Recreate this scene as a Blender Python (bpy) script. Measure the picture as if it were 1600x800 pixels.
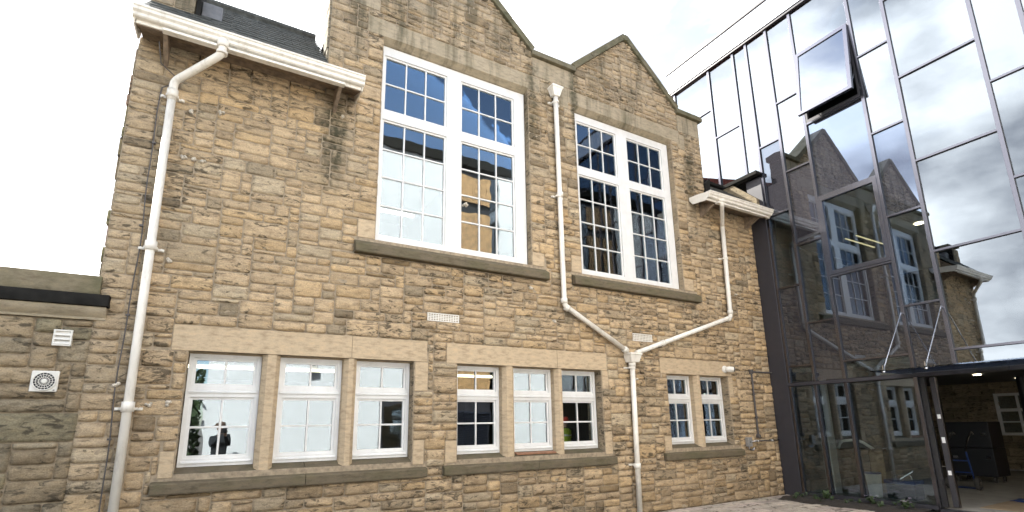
import bpy, bmesh, math, random
from mathutils import Vector, Matrix, noise
random.seed(7)
R = math.radians
SC = bpy.context.scene
COL = SC.collection
for o in list(SC.objects):
    bpy.data.objects.remove(o)

# ------------------------------------------------------------------ camera
D = 7.27            # distance of the stone front from the camera
XG = 11.12          # plane of the glass front, square to the stone front
CAM = Vector((0.0, 0.0, 1.6))
YAW, PIT, ROL, FPX, CY = 0.527159, 0.219246, -0.016342, 799.97, 84.93
fwd = Vector((math.sin(YAW) * math.cos(PIT), math.cos(YAW) * math.cos(PIT), math.sin(PIT)))
right0 = Vector((math.cos(YAW), -math.sin(YAW), 0))
up0 = right0.cross(fwd)
right = right0 * math.cos(ROL) + up0 * math.sin(ROL)
up = up0 * math.cos(ROL) - right0 * math.sin(ROL)
cam_d = bpy.data.cameras.new("camera")
cam = bpy.data.objects.new("camera", cam_d)
COL.objects.link(cam)
m = Matrix((right, up, -fwd)).transposed().to_4x4()
m.translation = CAM
cam.matrix_world = m
cam_d.sensor_width = 36.0
cam_d.lens = FPX / 1600 * 36.0
cam_d.shift_y = CY / 1600
cam_d.clip_start = 0.05
cam_d.clip_end = 6000
SC.camera = cam


def project(p):
    q = Vector(p) - CAM
    z = q.dot(fwd)
    if z < 0.05:
        return None
    return 800 + FPX * q.dot(right) / z, 400 + CY - FPX * q.dot(up) / z


# ------------------------------------------------------------------ light
SUN_DIR = Vector((-0.50, 0.86, 0)).normalized()      # towards the sun: behind the building, to the left
SUN_EL = R(41)
CLOUD_SEED = 5.6
w = bpy.data.worlds.new("World")
SC.world = w
w.use_nodes = True
nt = w.node_tree
nt.nodes.clear()
out = nt.nodes.new("ShaderNodeOutputWorld")
bg = nt.nodes.new("ShaderNodeBackground")
sky = nt.nodes.new("ShaderNodeTexSky")
sky.sky_type = 'NISHITA'
sky.sun_disc = False
sky.sun_elevation = SUN_EL
sky.sun_rotation = math.atan2(SUN_DIR.x, SUN_DIR.y)
sky.air_density = 1.0
sky.dust_density = 1.0
sky.ozone_density = 1.4
geo = nt.nodes.new("ShaderNodeTexCoord")
mp = nt.nodes.new("ShaderNodeMapping")
mp.inputs['Scale'].default_value = (1.0, 1.0, 1.9)
mp.inputs['Location'].default_value = (3.1, 1.7, 0.4)
n1 = nt.nodes.new("ShaderNodeTexNoise")
n1.inputs['Scale'].default_value = 1.7
n1.inputs['Detail'].default_value = 8
n1.inputs['Roughness'].default_value = 0.58
n1.inputs['Distortion'].default_value = 0.35
# cloud cover thickens towards the sun, breaks into blue away from it
dot = nt.nodes.new("ShaderNodeVectorMath"); dot.operation = 'DOT_PRODUCT'
dot.inputs[1].default_value = (SUN_DIR.x, SUN_DIR.y, 0.0)
bias = nt.nodes.new("ShaderNodeMath"); bias.operation = 'MULTIPLY_ADD'
bias.inputs[1].default_value = 0.16
addn = nt.nodes.new("ShaderNodeMath"); addn.operation = 'ADD'
ramp = nt.nodes.new("ShaderNodeValToRGB")
ramp.color_ramp.elements[0].position = 0.36
ramp.color_ramp.elements[1].position = 0.60
ramp.color_ramp.interpolation = 'EASE'
n2 = nt.nodes.new("ShaderNodeTexNoise")
n2.inputs['Scale'].default_value = 3.2
n2.inputs['Detail'].default_value = 6
cr = nt.nodes.new("ShaderNodeValToRGB")
cr.color_ramp.elements[0].position = 0.38
cr.color_ramp.elements[0].color = (2.1, 2.2, 2.48, 1)
cr.color_ramp.elements[1].position = 0.56
cr.color_ramp.elements[1].color = (7.6, 7.6, 7.6, 1)
mix = nt.nodes.new("ShaderNodeMix"); mix.data_type = 'RGBA'
L = nt.links.new
# clouds scatter light forward: brightest round the sun
sdot = nt.nodes.new("ShaderNodeVectorMath"); sdot.operation = 'DOT_PRODUCT'
sdot.inputs[1].default_value = (SUN_DIR.x * math.cos(SUN_EL), SUN_DIR.y * math.cos(SUN_EL), math.sin(SUN_EL))
smax = nt.nodes.new("ShaderNodeMath"); smax.operation = 'MAXIMUM'; smax.inputs[1].default_value = 0.0
spow = nt.nodes.new("ShaderNodeMath"); spow.operation = 'POWER'; spow.inputs[1].default_value = 4.0
sma = nt.nodes.new("ShaderNodeMath"); sma.operation = 'MULTIPLY_ADD'; sma.inputs[1].default_value = 0.95; sma.inputs[2].default_value = 0.95
csc = nt.nodes.new("ShaderNodeVectorMath"); csc.operation = 'SCALE'
L(geo.outputs['Generated'], mp.inputs['Vector'])
L(mp.outputs[0], n1.inputs['Vector']); mp4 = nt.nodes.new("ShaderNodeMapping")
mp4.inputs['Scale'].default_value = (1.0, 1.0, 1.9)
mp4.inputs['Location'].default_value = (CLOUD_SEED, 0.0, 0.0)
L(geo.outputs['Generated'], mp4.inputs['Vector'])
L(mp4.outputs[0], n2.inputs['Vector'])
L(geo.outputs['Generated'], dot.inputs[0])
L(dot.outputs['Value'], bias.inputs[0]); bias.inputs[2].default_value = 0.0
L(n1.outputs[0], addn.inputs[0]); L(bias.outputs[0], addn.inputs[1])
L(addn.outputs[0], ramp.inputs[0])
L(n2.outputs[0], cr.inputs[0])
L(geo.outputs['Generated'], sdot.inputs[0]); L(sdot.outputs['Value'], smax.inputs[0]); L(smax.outputs[0], spow.inputs[0]); L(spow.outputs[0], sma.inputs[0])
L(cr.outputs[0], csc.inputs[0]); L(sma.outputs[0], csc.inputs['Scale'])
L(ramp.outputs[0], mix.inputs[0]); L(sky.outputs[0], mix.inputs[6]); L(csc.outputs[0], mix.inputs[7])
L(mix.outputs[2], bg.inputs[0])
bg.inputs[1].default_value = 0.13
L(bg.outputs[0], out.inputs[0])

sl = bpy.data.lights.new("sun", 'SUN')
sl.energy = 5.0
sl.angle = R(0.5)
sl.color = (1.0, 0.95, 0.87)
so = bpy.data.objects.new("sun", sl)
COL.objects.link(so)
sd = Vector((SUN_DIR.x * math.cos(SUN_EL), SUN_DIR.y * math.cos(SUN_EL), math.sin(SUN_EL)))
so.rotation_euler = sd.to_track_quat('Z', 'Y').to_euler()
so.location = (0, 0, 40)

SC.view_settings.view_transform = 'Standard'
SC.view_settings.look = 'None'
SC.view_settings.exposure = 1.9
SC.view_settings.gamma = 1.0
SC.view_settings.use_curve_mapping = False
SC.cycles.use_denoising = True
SC.cycles.max_bounces = 10
SC.cycles.diffuse_bounces = 3
SC.cycles.glossy_bounces = 4
SC.cycles.transparent_max_bounces = 16
SC.cycles.caustics_reflective = False
SC.cycles.caustics_refractive = False
SC.cycles.sample_clamp_indirect = 6.0


# ------------------------------------------------------------------ materials
def new_mat(name):
    mt = bpy.data.materials.new(name)
    mt.use_nodes = True
    t = mt.node_tree
    b = t.nodes["Principled BSDF"]
    return mt, t, b


def node(t, kind, **kw):
    n = t.nodes.new(kind)
    for k, v in kw.items():
        if k in n.inputs.keys():
            n.inputs[k].default_value = v
        else:
            setattr(n, k, v)
    return n


def mul_col(t, a, b, fac=1.0):
    mx = t.nodes.new("ShaderNodeMix"); mx.data_type = 'RGBA'; mx.blend_type = 'MULTIPLY'
    mx.inputs[0].default_value = fac
    t.links.new(a, mx.inputs[6]); t.links.new(b, mx.inputs[7])
    return mx.outputs[2]


def mix_col(t, f, a, b):
    mx = t.nodes.new("ShaderNodeMix"); mx.data_type = 'RGBA'
    t.links.new(f, mx.inputs[0])
    for s, i in ((a, 6), (b, 7)):
        if isinstance(s, tuple):
            mx.inputs[i].default_value = s
        else:
            t.links.new(s, mx.inputs[i])
    return mx.outputs[2]


def ramp_node(t, src, stops):
    r = t.nodes.new("ShaderNodeValToRGB")
    e = r.color_ramp.elements
    while len(e) < len(stops):
        e.new(0.5)
    for x, (p, c) in zip(e, stops):
        x.position = p
        x.color = c if len(c) == 4 else (*c, 1)
    t.links.new(src, r.inputs[0])
    return r.outputs[0]


def simple(name, col, rough=0.5, metal=0.0, grain=0.12, scale=30.0, bump=0.0, bscale=60.0, spec=0.5):
    mt, t, b = new_mat(name)
    b.inputs['Roughness'].default_value = rough
    b.inputs['Metallic'].default_value = metal
    b.inputs['Specular IOR Level'].default_value = spec
    g = node(t, "ShaderNodeNewGeometry")
    n = node(t, "ShaderNodeTexNoise", Scale=scale, Detail=5.0)
    t.links.new(g.outputs['Position'], n.inputs['Vector'])
    lo = tuple(max(0, c * (1 - grain)) for c in col)
    hi = tuple(c * (1 + grain) for c in col)
    c = ramp_node(t, n.outputs[0], [(0.3, lo), (0.7, hi)])
    t.links.new(c, b.inputs['Base Color'])
    if bump:
        n2 = node(t, "ShaderNodeTexNoise", Scale=bscale, Detail=4.0)
        t.links.new(g.outputs['Position'], n2.inputs['Vector'])
        bp = node(t, "ShaderNodeBump", Strength=bump, Distance=0.01)
        t.links.new(n2.outputs[0], bp.inputs['Height'])
        t.links.new(bp.outputs[0], b.inputs['Normal'])
    return mt


def stone_material(name, use_tone=True, col=(0.3, 0.24, 0.16), soot=0.5, bump=0.55, streak=True, green=0.0):
    mt, t, b = new_mat(name)
    b.inputs['Roughness'].default_value = 0.92
    b.inputs['Specular IOR Level'].default_value = 0.2
    g = node(t, "ShaderNodeNewGeometry")
    pos = g.outputs['Position']
    if use_tone:
        a = node(t, "ShaderNodeAttribute", attribute_name="tone")
        base = a.outputs['Color']
    else:
        rgb = node(t, "ShaderNodeRGB"); rgb.outputs[0].default_value = (*col, 1)
        base = rgb.outputs[0]
    # bedding streaks running along the stone
    mpn = node(t, "ShaderNodeMapping"); mpn.inputs['Scale'].default_value = (1.0, 1.0, 3.2) if streak else (1, 1, 1)
    t.links.new(pos, mpn.inputs['Vector'])
    n1 = node(t, "ShaderNodeTexNoise", Scale=7.0, Detail=7.0, Roughness=0.65)
    t.links.new(mpn.outputs[0], n1.inputs['Vector'])
    c1 = ramp_node(t, n1.outputs[0], [(0.25, (0.62, 0.58, 0.54)), (0.5, (1, 1, 1)), (0.75, (1.22, 1.16, 1.06))])
    c = mul_col(t, base, c1)
    n2 = node(t, "ShaderNodeTexNoise", Scale=70.0, Detail=3.0)
    t.links.new(pos, n2.inputs['Vector'])
    gr_ = .2 if use_tone else .07
    c2 = ramp_node(t, n2.outputs[0], [(0.3, (1 - gr_,) * 3), (0.7, (1 + gr_ * .75,) * 3)])
    c = mul_col(t, c, c2)
    # old soot: patches with a shape of their own
    n3 = node(t, "ShaderNodeTexNoise", Scale=4.6, Detail=6.0, Roughness=0.7, Distortion=0.3)
    t.links.new(mpn.outputs[0], n3.inputs['Vector'])
    f = ramp_node(t, n3.outputs[0], [(0.60 - 0.1 * soot, (0, 0, 0)), (0.76 - 0.08 * soot, (soot,) * 3)])
    c = mix_col(t, f, c, (0.045, 0.040, 0.032, 1))
    if use_tone:
        # black crusts and painted-in overhang shade, as blotches on the quarry-faced stones
        mp2 = node(t, "ShaderNodeMapping"); mp2.inputs['Scale'].default_value = (1.0, 1.0, 2.6)
        t.links.new(pos, mp2.inputs['Vector'])
        n6 = node(t, "ShaderNodeTexNoise", Scale=6.5, Detail=4.0, Roughness=0.65, Distortion=0.9)
        t.links.new(mp2.outputs[0], n6.inputs['Vector'])
        n7 = node(t, "ShaderNodeTexNoise", Scale=1.3, Detail=3.0)
        t.links.new(pos, n7.inputs['Vector'])
        ad = node(t, "ShaderNodeMath", operation='MULTIPLY_ADD')
        ad.inputs[1].default_value = 0.35
        t.links.new(n7.outputs[0], ad.inputs[0]); t.links.new(n6.outputs[0], ad.inputs[2])
        f = ramp_node(t, ad.outputs[0], [(0.72, (0, 0, 0)), (0.82, (.80,) * 3)])
        c = mix_col(t, f, c, (0.05, 0.042, 0.030, 1))
    if streak:
        # rain streaks on the exposed masonry under the copings
        mp3 = node(t, "ShaderNodeMapping"); mp3.inputs['Scale'].default_value = (2.6, 1.0, 0.30)
        t.links.new(pos, mp3.inputs['Vector'])
        n8 = node(t, "ShaderNodeTexNoise", Scale=1.5, Detail=6.0, Roughness=0.65)
        t.links.new(mp3.outputs[0], n8.inputs['Vector'])
        sx = node(t, "ShaderNodeSeparateXYZ"); t.links.new(pos, sx.inputs[0])
        mr = node(t, "ShaderNodeMapRange"); mr.inputs['From Min'].default_value = 5.0; mr.inputs['From Max'].default_value = 8.0
        t.links.new(sx.outputs['Z'], mr.inputs[0])
        ad2 = node(t, "ShaderNodeMath", operation='MULTIPLY_ADD'); ad2.inputs[1].default_value = 0.20
        t.links.new(mr.outputs[0], ad2.inputs[0]); t.links.new(n8.outputs[0], ad2.inputs[2])
        f = ramp_node(t, ad2.outputs[0], [(0.68, (0, 0, 0)), (0.86, (.72,) * 3)])
        c = mix_col(t, f, c, (0.065, 0.060, 0.038, 1))
    if streak:
        # single long drips where gutters and copings have leaked for years
        n9 = node(t, "ShaderNodeTexNoise", Scale=5.5, Detail=6.0, Roughness=0.7)
        t.links.new(pos, n9.inputs['Vector'])
        sx2 = node(t, "ShaderNodeSeparateXYZ"); t.links.new(pos, sx2.inputs[0])
        wob = node(t, "ShaderNodeMath", operation='MULTIPLY_ADD'); wob.inputs[1].default_value = 0.34
        t.links.new(n9.outputs[0], wob.inputs[0]); t.links.new(sx2.outputs['X'], wob.inputs[2])
        acc = None
        for (cx_, hw_, z0_, z1_, amt) in ((1.38, .26, 4.5, 6.3, .95), (4.93, .20, 6.0, 8.3, .7), (5.93, .14, 6.2, 8.5, .8), (9.15, .22, 5.6, 7.5, .75), (7.75, .12, 8.2, 9.6, .6), (4.35, .14, 8.2, 9.2, .6), (5.55, .12, 2.9, 3.7, .5)):
            d1 = node(t, "ShaderNodeMath", operation='SUBTRACT'); d1.inputs[1].default_value = cx_
            t.links.new(wob.outputs[0], d1.inputs[0])
            d2 = node(t, "ShaderNodeMath", operation='ABSOLUTE'); t.links.new(d1.outputs[0], d2.inputs[0])
            m1 = node(t, "ShaderNodeMapRange"); m1.interpolation_type = 'SMOOTHSTEP'
            for nm, vv in (('From Min', hw_), ('From Max', hw_ * .2), ('To Min', 0.0), ('To Max', amt)):
                m1.inputs[nm].default_value = vv
            t.links.new(d2.outputs[0], m1.inputs[0])
            m2 = node(t, "ShaderNodeMapRange"); m2.interpolation_type = 'SMOOTHSTEP'
            for nm, vv in (('From Min', z0_), ('From Max', z0_ + (z1_ - z0_) * .6)):
                m2.inputs[nm].default_value = vv
            t.links.new(sx2.outputs['Z'], m2.inputs[0])
            m3 = node(t, "ShaderNodeMath", operation='MULTIPLY'); t.links.new(m1.outputs[0], m3.inputs[0]); t.links.new(m2.outputs[0], m3.inputs[1])
            m4 = node(t, "ShaderNodeMath", operation='LESS_THAN'); m4.inputs[1].default_value = z1_ + .1
            t.links.new(sx2.outputs['Z'], m4.inputs[0])
            m5 = node(t, "ShaderNodeMath", operation='MULTIPLY'); t.links.new(m3.outputs[0], m5.inputs[0]); t.links.new(m4.outputs[0], m5.inputs[1])
            if acc is None:
                acc = m5.outputs[0]
            else:
                mm_ = node(t, "ShaderNodeMath", operation='MAXIMUM'); t.links.new(acc, mm_.inputs[0]); t.links.new(m5.outputs[0], mm_.inputs[1]); acc = mm_.outputs[0]
        n10 = node(t, "ShaderNodeTexNoise", Scale=14.0, Detail=5.0)
        t.links.new(pos, n10.inputs['Vector'])
        br = ramp_node(t, n10.outputs[0], [(0.32, (.25,) * 3), (0.62, (1, 1, 1))])
        fm = node(t, "ShaderNodeMath", operation='MULTIPLY'); t.links.new(acc, fm.inputs[0]); t.links.new(br, fm.inputs[1])
        c = mix_col(t, fm.outputs[0], c, (0.05, 0.047, 0.028, 1))
    if green:
        n4 = node(t, "ShaderNodeTexNoise", Scale=2.6, Detail=5.0)
        t.links.new(pos, n4.inputs['Vector'])
        f = ramp_node(t, n4.outputs[0], [(0.42, (0, 0, 0)), (0.66, (green,) * 3)])
        c = mix_col(t, f, c, (0.085, 0.085, 0.04, 1))
    t.links.new(c, b.inputs['Base Color'])
    n5 = node(t, "ShaderNodeTexNoise", Scale=22.0, Detail=8.0, Roughness=0.7)
    t.links.new(mpn.outputs[0], n5.inputs['Vector'])
    bp = node(t, "ShaderNodeBump", Strength=bump, Distance=0.016)
    t.links.new(n5.outputs[0], bp.inputs['Height'])
    t.links.new(bp.outputs[0], b.inputs['Normal'])
    return mt


def glass_material(name, r0, refl=(1, 1, 1), trans=(0.85, 0.9, 0.9), solid=None, wave=0.0, wscale=2.0):
    mt = bpy.data.materials.new(name)
    mt.use_nodes = True
    t = mt.node_tree
    t.nodes.clear()
    o = t.nodes.new("ShaderNodeOutputMaterial")
    gl = node(t, "ShaderNodeBsdfGlossy", Roughness=0.0)
    gl.inputs['Color'].default_value = (*refl, 1)
    if solid:
        tr = node(t, "ShaderNodeBsdfPrincipled", Roughness=0.6)
        tr.inputs['Base Color'].default_value = (*solid, 1)
        tr.inputs['Specular IOR Level'].default_value = 0.0
    else:
        tr = node(t, "ShaderNodeBsdfTransparent")
        tr.inputs['Color'].default_value = (*trans, 1)
    fr = node(t, "ShaderNodeFresnel", IOR=1.5)
    ma = node(t, "ShaderNodeMath", operation='MULTIPLY_ADD')
    ma.inputs[1].default_value = 1 - r0
    ma.inputs[2].default_value = r0
    ma.use_clamp = True
    t.links.new(fr.outputs[0], ma.inputs[0])
    mx = t.nodes.new("ShaderNodeMixShader")
    t.links.new(ma.outputs[0], mx.inputs[0]); t.links.new(tr.outputs[0], mx.inputs[1]); t.links.new(gl.outputs[0], mx.inputs[2])
    t.links.new(mx.outputs[0], o.inputs[0])
    if wave:
        g = node(t, "ShaderNodeNewGeometry")
        n = node(t, "ShaderNodeTexNoise", Scale=wscale, Detail=1.0)
        t.links.new(g.outputs['Position'], n.inputs['Vector'])
        bp = node(t, "ShaderNodeBump", Strength=1.0, Distance=wave)
        t.links.new(n.outputs[0], bp.inputs['Height'])
        t.links.new(bp.outputs[0], gl.inputs['Normal'])
    return mt


def emit(name, col, s):
    mt, t, b = new_mat(name)
    b.inputs['Base Color'].default_value = (0.8, 0.8, 0.8, 1)
    b.inputs['Emission Color'].default_value = (*col, 1)
    b.inputs['Emission Strength'].default_value = s
    return mt


M = {}
M['stone'] = stone_material("rubble_stone", True, soot=0.6, bump=0.75)
M['mortar'] = simple("lime_mortar", (0.32, 0.255, 0.175), 0.95, grain=0.3, scale=20, bump=0.5, bscale=90)
M['ashlar'] = stone_material("dressed_sandstone", False, (0.50, 0.39, 0.26), soot=0.05, bump=0.12)
M['ashlar_old'] = stone_material("weathered_sandstone", False, (0.37, 0.31, 0.22), soot=0.3, bump=0.22, green=0.2)
M['sill'] = stone_material("sooty_sill_stone", False, (0.15, 0.122, 0.082), soot=0.6, bump=0.25, green=0.4)
M['coping'] = stone_material("mossy_coping_stone", False, (0.17, 0.15, 0.10), soot=0.55, bump=0.4, green=0.55)
M['coping_annexe'] = stone_material("annexe_coping_stone", False, (0.21, 0.175, 0.115), soot=0.5, bump=0.3, green=0.55)
M['lead'] = simple("black_lead", (0.018, 0.017, 0.015), 0.9, grain=0.3, scale=9, bump=0.15, spec=0.1)
M['white'] = simple("white_window_paint", (0.73, 0.72, 0.69), 0.4, grain=0.05, scale=5)
M['cream'] = simple("cream_painted_iron", (0.78, 0.735, 0.65), 0.38, grain=0.06, scale=5, bump=0.04, bscale=25)
def grimy(mt, amount, col=(0.30, 0.24, 0.17)):
    t = mt.node_tree
    b = t.nodes["Principled BSDF"]
    src = b.inputs['Base Color'].links[0].from_socket
    g = node(t, "ShaderNodeNewGeometry")
    mp_ = node(t, "ShaderNodeMapping"); mp_.inputs['Scale'].default_value = (3.0, 3.0, 0.8)
    t.links.new(g.outputs['Position'], mp_.inputs['Vector'])
    n = node(t, "ShaderNodeTexNoise", Scale=4.0, Detail=9.0, Roughness=0.72)
    t.links.new(mp_.outputs[0], n.inputs['Vector'])
    f = ramp_node(t, n.outputs[0], [(0.5, (0, 0, 0)), (0.78, (amount,) * 3)])
    t.links.new(mix_col(t, f, src, (*col, 1)), b.inputs['Base Color'])


grimy(M['cream'], 0.55)
grimy(M['white'], 0.22, (0.40, 0.37, 0.32))
M['vinyl'] = simple("white_vent_plastic", (0.74, 0.71, 0.64), 0.45, grain=0.05)
M['black'] = simple("black_plastic", (0.015, 0.015, 0.017), 0.45, grain=0.2)
M['dark_metal'] = simple("dark_cable", (0.085, 0.075, 0.07), 0.6, grain=0.2)
M['timber'] = simple("rough_rafter_wood", (0.22, 0.165, 0.115), 0.8, grain=0.35, scale=14)
M['slate'] = simple("roof_slate", (0.075, 0.076, 0.068), 0.95, grain=0.45, scale=11, bump=0.3, bscale=40, spec=0.08)
M['plaster'] = simple("mortar_lump", (0.55, 0.49, 0.40), 0.9, grain=0.25, scale=40)
M['win_glass'] = glass_material("old_window_glass", 0.10, (0.86, 0.94, 1.0), (0.88, 0.92, 0.92), wave=0.0011, wscale=3.0)
M['clear_glass'] = glass_material("clear_solar_glass", 0.10, (0.62, 0.76, 1.0), (0.78, 0.83, 0.82), wave=0.0006, wscale=1.2)
M['coat_glass'] = glass_material("coated_solar_glass", 0.21, (0.84, 0.92, 1.0), (0.24, 0.27, 0.27), wave=0.0006, wscale=1.2)
M['spandrel'] = glass_material("dark_spandrel_glass", 0.18, (0.62, 0.76, 1.0), solid=(0.022, 0.022, 0.028), wave=0.0008, wscale=1.2)
M['spandrel_low'] = glass_material("black_spandrel_glass", 0.10, (0.70, 0.82, 1.0), solid=(0.028, 0.027, 0.032), wave=0.0008, wscale=1.2)
M['alu'] = simple("grey_anodised_aluminium", (0.155, 0.155, 0.18), 0.22, metal=1.0, grain=0.04)
M['alu_dark'] = simple("charcoal_powder_coat", (0.032, 0.031, 0.037), 0.42, grain=0.08, scale=8)
M['steel'] = simple("bright_steel_rod", (0.52, 0.52, 0.53), 0.18, metal=1.0, grain=0.03)
M['cladding'] = simple("pale_metal_parapet", (0.62, 0.64, 0.67), 0.3, metal=0.9, grain=0.04)
M['plasterboard'] = simple("white_wall_paint", (0.72, 0.71, 0.68), 0.8, grain=0.03)
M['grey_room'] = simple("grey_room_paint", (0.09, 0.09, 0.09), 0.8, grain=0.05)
M['dim_room'] = simple("dim_room_shade", (0.035, 0.035, 0.037), 0.8, grain=0.05)  # the dimness of the ground-floor rooms is put into this colour
M['carpet'] = simple("grey_carpet", (0.10, 0.10, 0.10), 0.95, grain=0.2)
M['lamp'] = emit("fluorescent_tube", (1.0, 0.88, 0.60), 1.6)
M['downlight'] = emit("downlight_lamp", (1.0, 0.86, 0.6), 5.0)
M['render'] = simple("white_render", (0.80, 0.81, 0.82), 0.8, grain=0.03, scale=3)
M['larch'] = simple("larch_boards", (0.46, 0.28, 0.13), 0.65, grain=0.3, scale=7)
M['paver'] = stone_material("paving_sandstone", True, soot=0.25, bump=0.2, streak=False)
M['joint'] = simple("paving_joint_sand", (0.06, 0.052, 0.043), 0.95, grain=0.3)
M['earth'] = simple("ground_gravel", (0.17, 0.15, 0.13), 0.95, grain=0.3, scale=15, bump=0.6)
M['soil'] = simple("dark_soil", (0.03, 0.024, 0.018), 0.95, grain=0.4, scale=40, bump=0.9, bscale=40)
M['leaf'] = simple("bed_leaf", (0.04, 0.065, 0.022), 0.6, grain=0.5, scale=9)
M['screed'] = simple("dusty_screed", (0.30, 0.28, 0.25), 0.75, grain=0.2, scale=3)
M['board'] = simple("floor_protection_board", (0.34, 0.25, 0.16), 0.7, grain=0.15, scale=4)
M['ply'] = simple("plywood", (0.30, 0.22, 0.13), 0.65, grain=0.2, scale=7)
M['brown'] = simple("dark_wood", (0.09, 0.05, 0.03), 0.55, grain=0.25)
M['blue'] = simple("blue_paint", (0.015, 0.045, 0.17), 0.35, grain=0.1)
M['navy'] = simple("navy_crate", (0.008, 0.008, 0.011), 0.5, grain=0.15)
M['rubber'] = simple("tyre_rubber", (0.06, 0.055, 0.05), 0.8, grain=0.2)
M['paper'] = simple("white_label", (0.8, 0.8, 0.8), 0.6, grain=0.02)
M['skin'] = simple("skin", (0.50, 0.32, 0.24), 0.6, grain=0.06)
M['cloth_dark'] = simple("dark_clothing", (0.022, 0.024, 0.028), 0.9, grain=0.2)
M['hivis'] = simple("hi_vis_yellow", (0.45, 0.62, 0.03), 0.7, grain=0.08)
M['red'] = simple("red_helmet", (0.62, 0.06, 0.03), 0.35, grain=0.05)
M['red_tile'] = simple("red_roof_tile", (0.34, 0.08, 0.05), 0.7, grain=0.35, scale=12)
M['bark'] = simple("bark", (0.08, 0.065, 0.05), 0.9, grain=0.3)
M['petal'] = simple("pale_petal", (0.7, 0.55, 0.72), 0.6, grain=0.1)


# ------------------------------------------------------------------ mesh helpers
WORLD = {}


class MB:
    def __init__(s):
        s.v, s.f, s.c = [], [], []
        s.tone = None

    def add(s, verts, faces):
        o = len(s.v)
        s.v += [tuple(p) for p in verts]
        s.f += [tuple(i + o for i in f) for f in faces]
        if s.tone is not None:
            s.c += [s.tone] * len(verts)
        return s

    def box(s, x0, x1, y0, y1, z0, z1):
        v = [(x, y, z) for x in (x0, x1) for y in (y0, y1) for z in (z0, z1)]
        return s.add(v, [(0, 1, 3, 2), (4, 6, 7, 5), (0, 4, 5, 1), (2, 3, 7, 6), (0, 2, 6, 4), (1, 5, 7, 3)])

    def prism(s, poly, axis, a, b):
        """poly: 2D points; axis 0: (y,z) swept in x, 1: (x,z) swept in y, 2: (x,y) swept in z."""
        def P(p, t):
            return [(t, p[0], p[1]), (p[0], t, p[1]), (p[0], p[1], t)][axis]
        n = len(poly)
        v = [P(p, a) for p in poly] + [P(p, b) for p in poly]
        f = [tuple(range(n)), tuple(range(2 * n - 1, n - 1, -1))]
        f += [((i + 1) % n, i, i + n, (i + 1) % n + n) for i in range(n)]
        return s.add(v, f)

    def tube(s, pts, r, n=12, caps=True):
        pts = [Vector(p) for p in pts]
        rr = r if isinstance(r, (list, tuple)) else [r] * len(pts)
        rings = []
        prev = None
        for i, p in enumerate(pts):
            d = (pts[min(i + 1, len(pts) - 1)] - pts[max(i - 1, 0)]).normalized()
            if prev is None:
                a = Vector((0, 0, 1)) if abs(d.z) < 0.9 else Vector((0, 1, 0))
                u = d.cross(a).normalized()
            else:
                u = (prev - d * prev.dot(d)).normalized()
            prev = u
            w_ = d.cross(u)
            sc = 1.0
            if 0 < i < len(pts) - 1:
                d1 = (p - pts[i - 1]).normalized(); d2 = (pts[i + 1] - p).normalized()
                sc = 1 / max(0.6, math.cos(d1.angle(d2) / 2))
            rings.append([p + (u * math.cos(2 * math.pi * k / n) + w_ * math.sin(2 * math.pi * k / n)) * rr[i] for k in range(n)])
        v = [q for g in rings for q in g]
        f = []
        for i in range(len(pts) - 1):
            for k in range(n):
                a, b = i * n + k, i * n + (k + 1) % n
                f.append((a, b, b + n, a + n))
        if caps:
            f.append(tuple(range(n - 1, -1, -1)))
            f.append(tuple(range(len(v) - n, len(v))))
        return s.add(v, f)

    def build(s, name, mat, parent=None, bev=0.0, smooth=False, origin=None, seg=2):
        V = s.v
        if origin is None:
            xs, ys, zs = zip(*V)
            origin = Vector(((min(xs) + max(xs)) / 2, (min(ys) + max(ys)) / 2, min(zs)))
        origin = Vector(origin)
        me = bpy.data.meshes.new(name)
        me.from_pydata([(x - origin.x, y - origin.y, z - origin.z) for x, y, z in V], [], s.f)
        if s.c:
            at = me.color_attributes.new("tone", 'FLOAT_COLOR', 'POINT')
            at.data.foreach_set("color", [q for c in s.c for q in (*c, 1.0)])
        mats = mat if isinstance(mat, list) else [mat]
        for mm in mats:
            me.materials.append(mm)
        bm = bmesh.new(); bm.from_mesh(me)
        bmesh.ops.recalc_face_normals(bm, faces=bm.faces)
        bm.to_mesh(me); bm.free()
        if smooth:
            me.polygons.foreach_set("use_smooth", [True] * len(me.polygons))
        o = bpy.data.objects.new(name, me)
        COL.objects.link(o)
        if parent is not None:
            o.parent = parent
            o.location = origin - WORLD[parent]
        else:
            o.location = origin
        WORLD[o] = origin
        if bev:
            b = o.modifiers.new("bevel", 'BEVEL'); b.width = bev; b.segments = seg; b.limit_method = 'ANGLE'
            b.angle_limit = R(35)
            if smooth is False:
                me.polygons.foreach_set("use_smooth", [True] * len(me.polygons))
                b.harden_normals = True
        if smooth == 'auto':
            pass
        return o


def thing(name, label, cat, loc=(0, 0, 0), group=None):
    o = bpy.data.objects.new(name, None)
    o.empty_display_size = 0.2
    COL.objects.link(o)
    o.location = loc
    WORLD[o] = Vector(loc)
    tag(o, label, cat, group)
    return o


def tag(o, label=None, cat=None, group=None, kind=None):
    for k, v in (('label', label), ('category', cat), ('group', group), ('kind', kind)):
        if v:
            o[k] = v
    return o


def bx(*a):
    return MB().box(*a)


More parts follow.
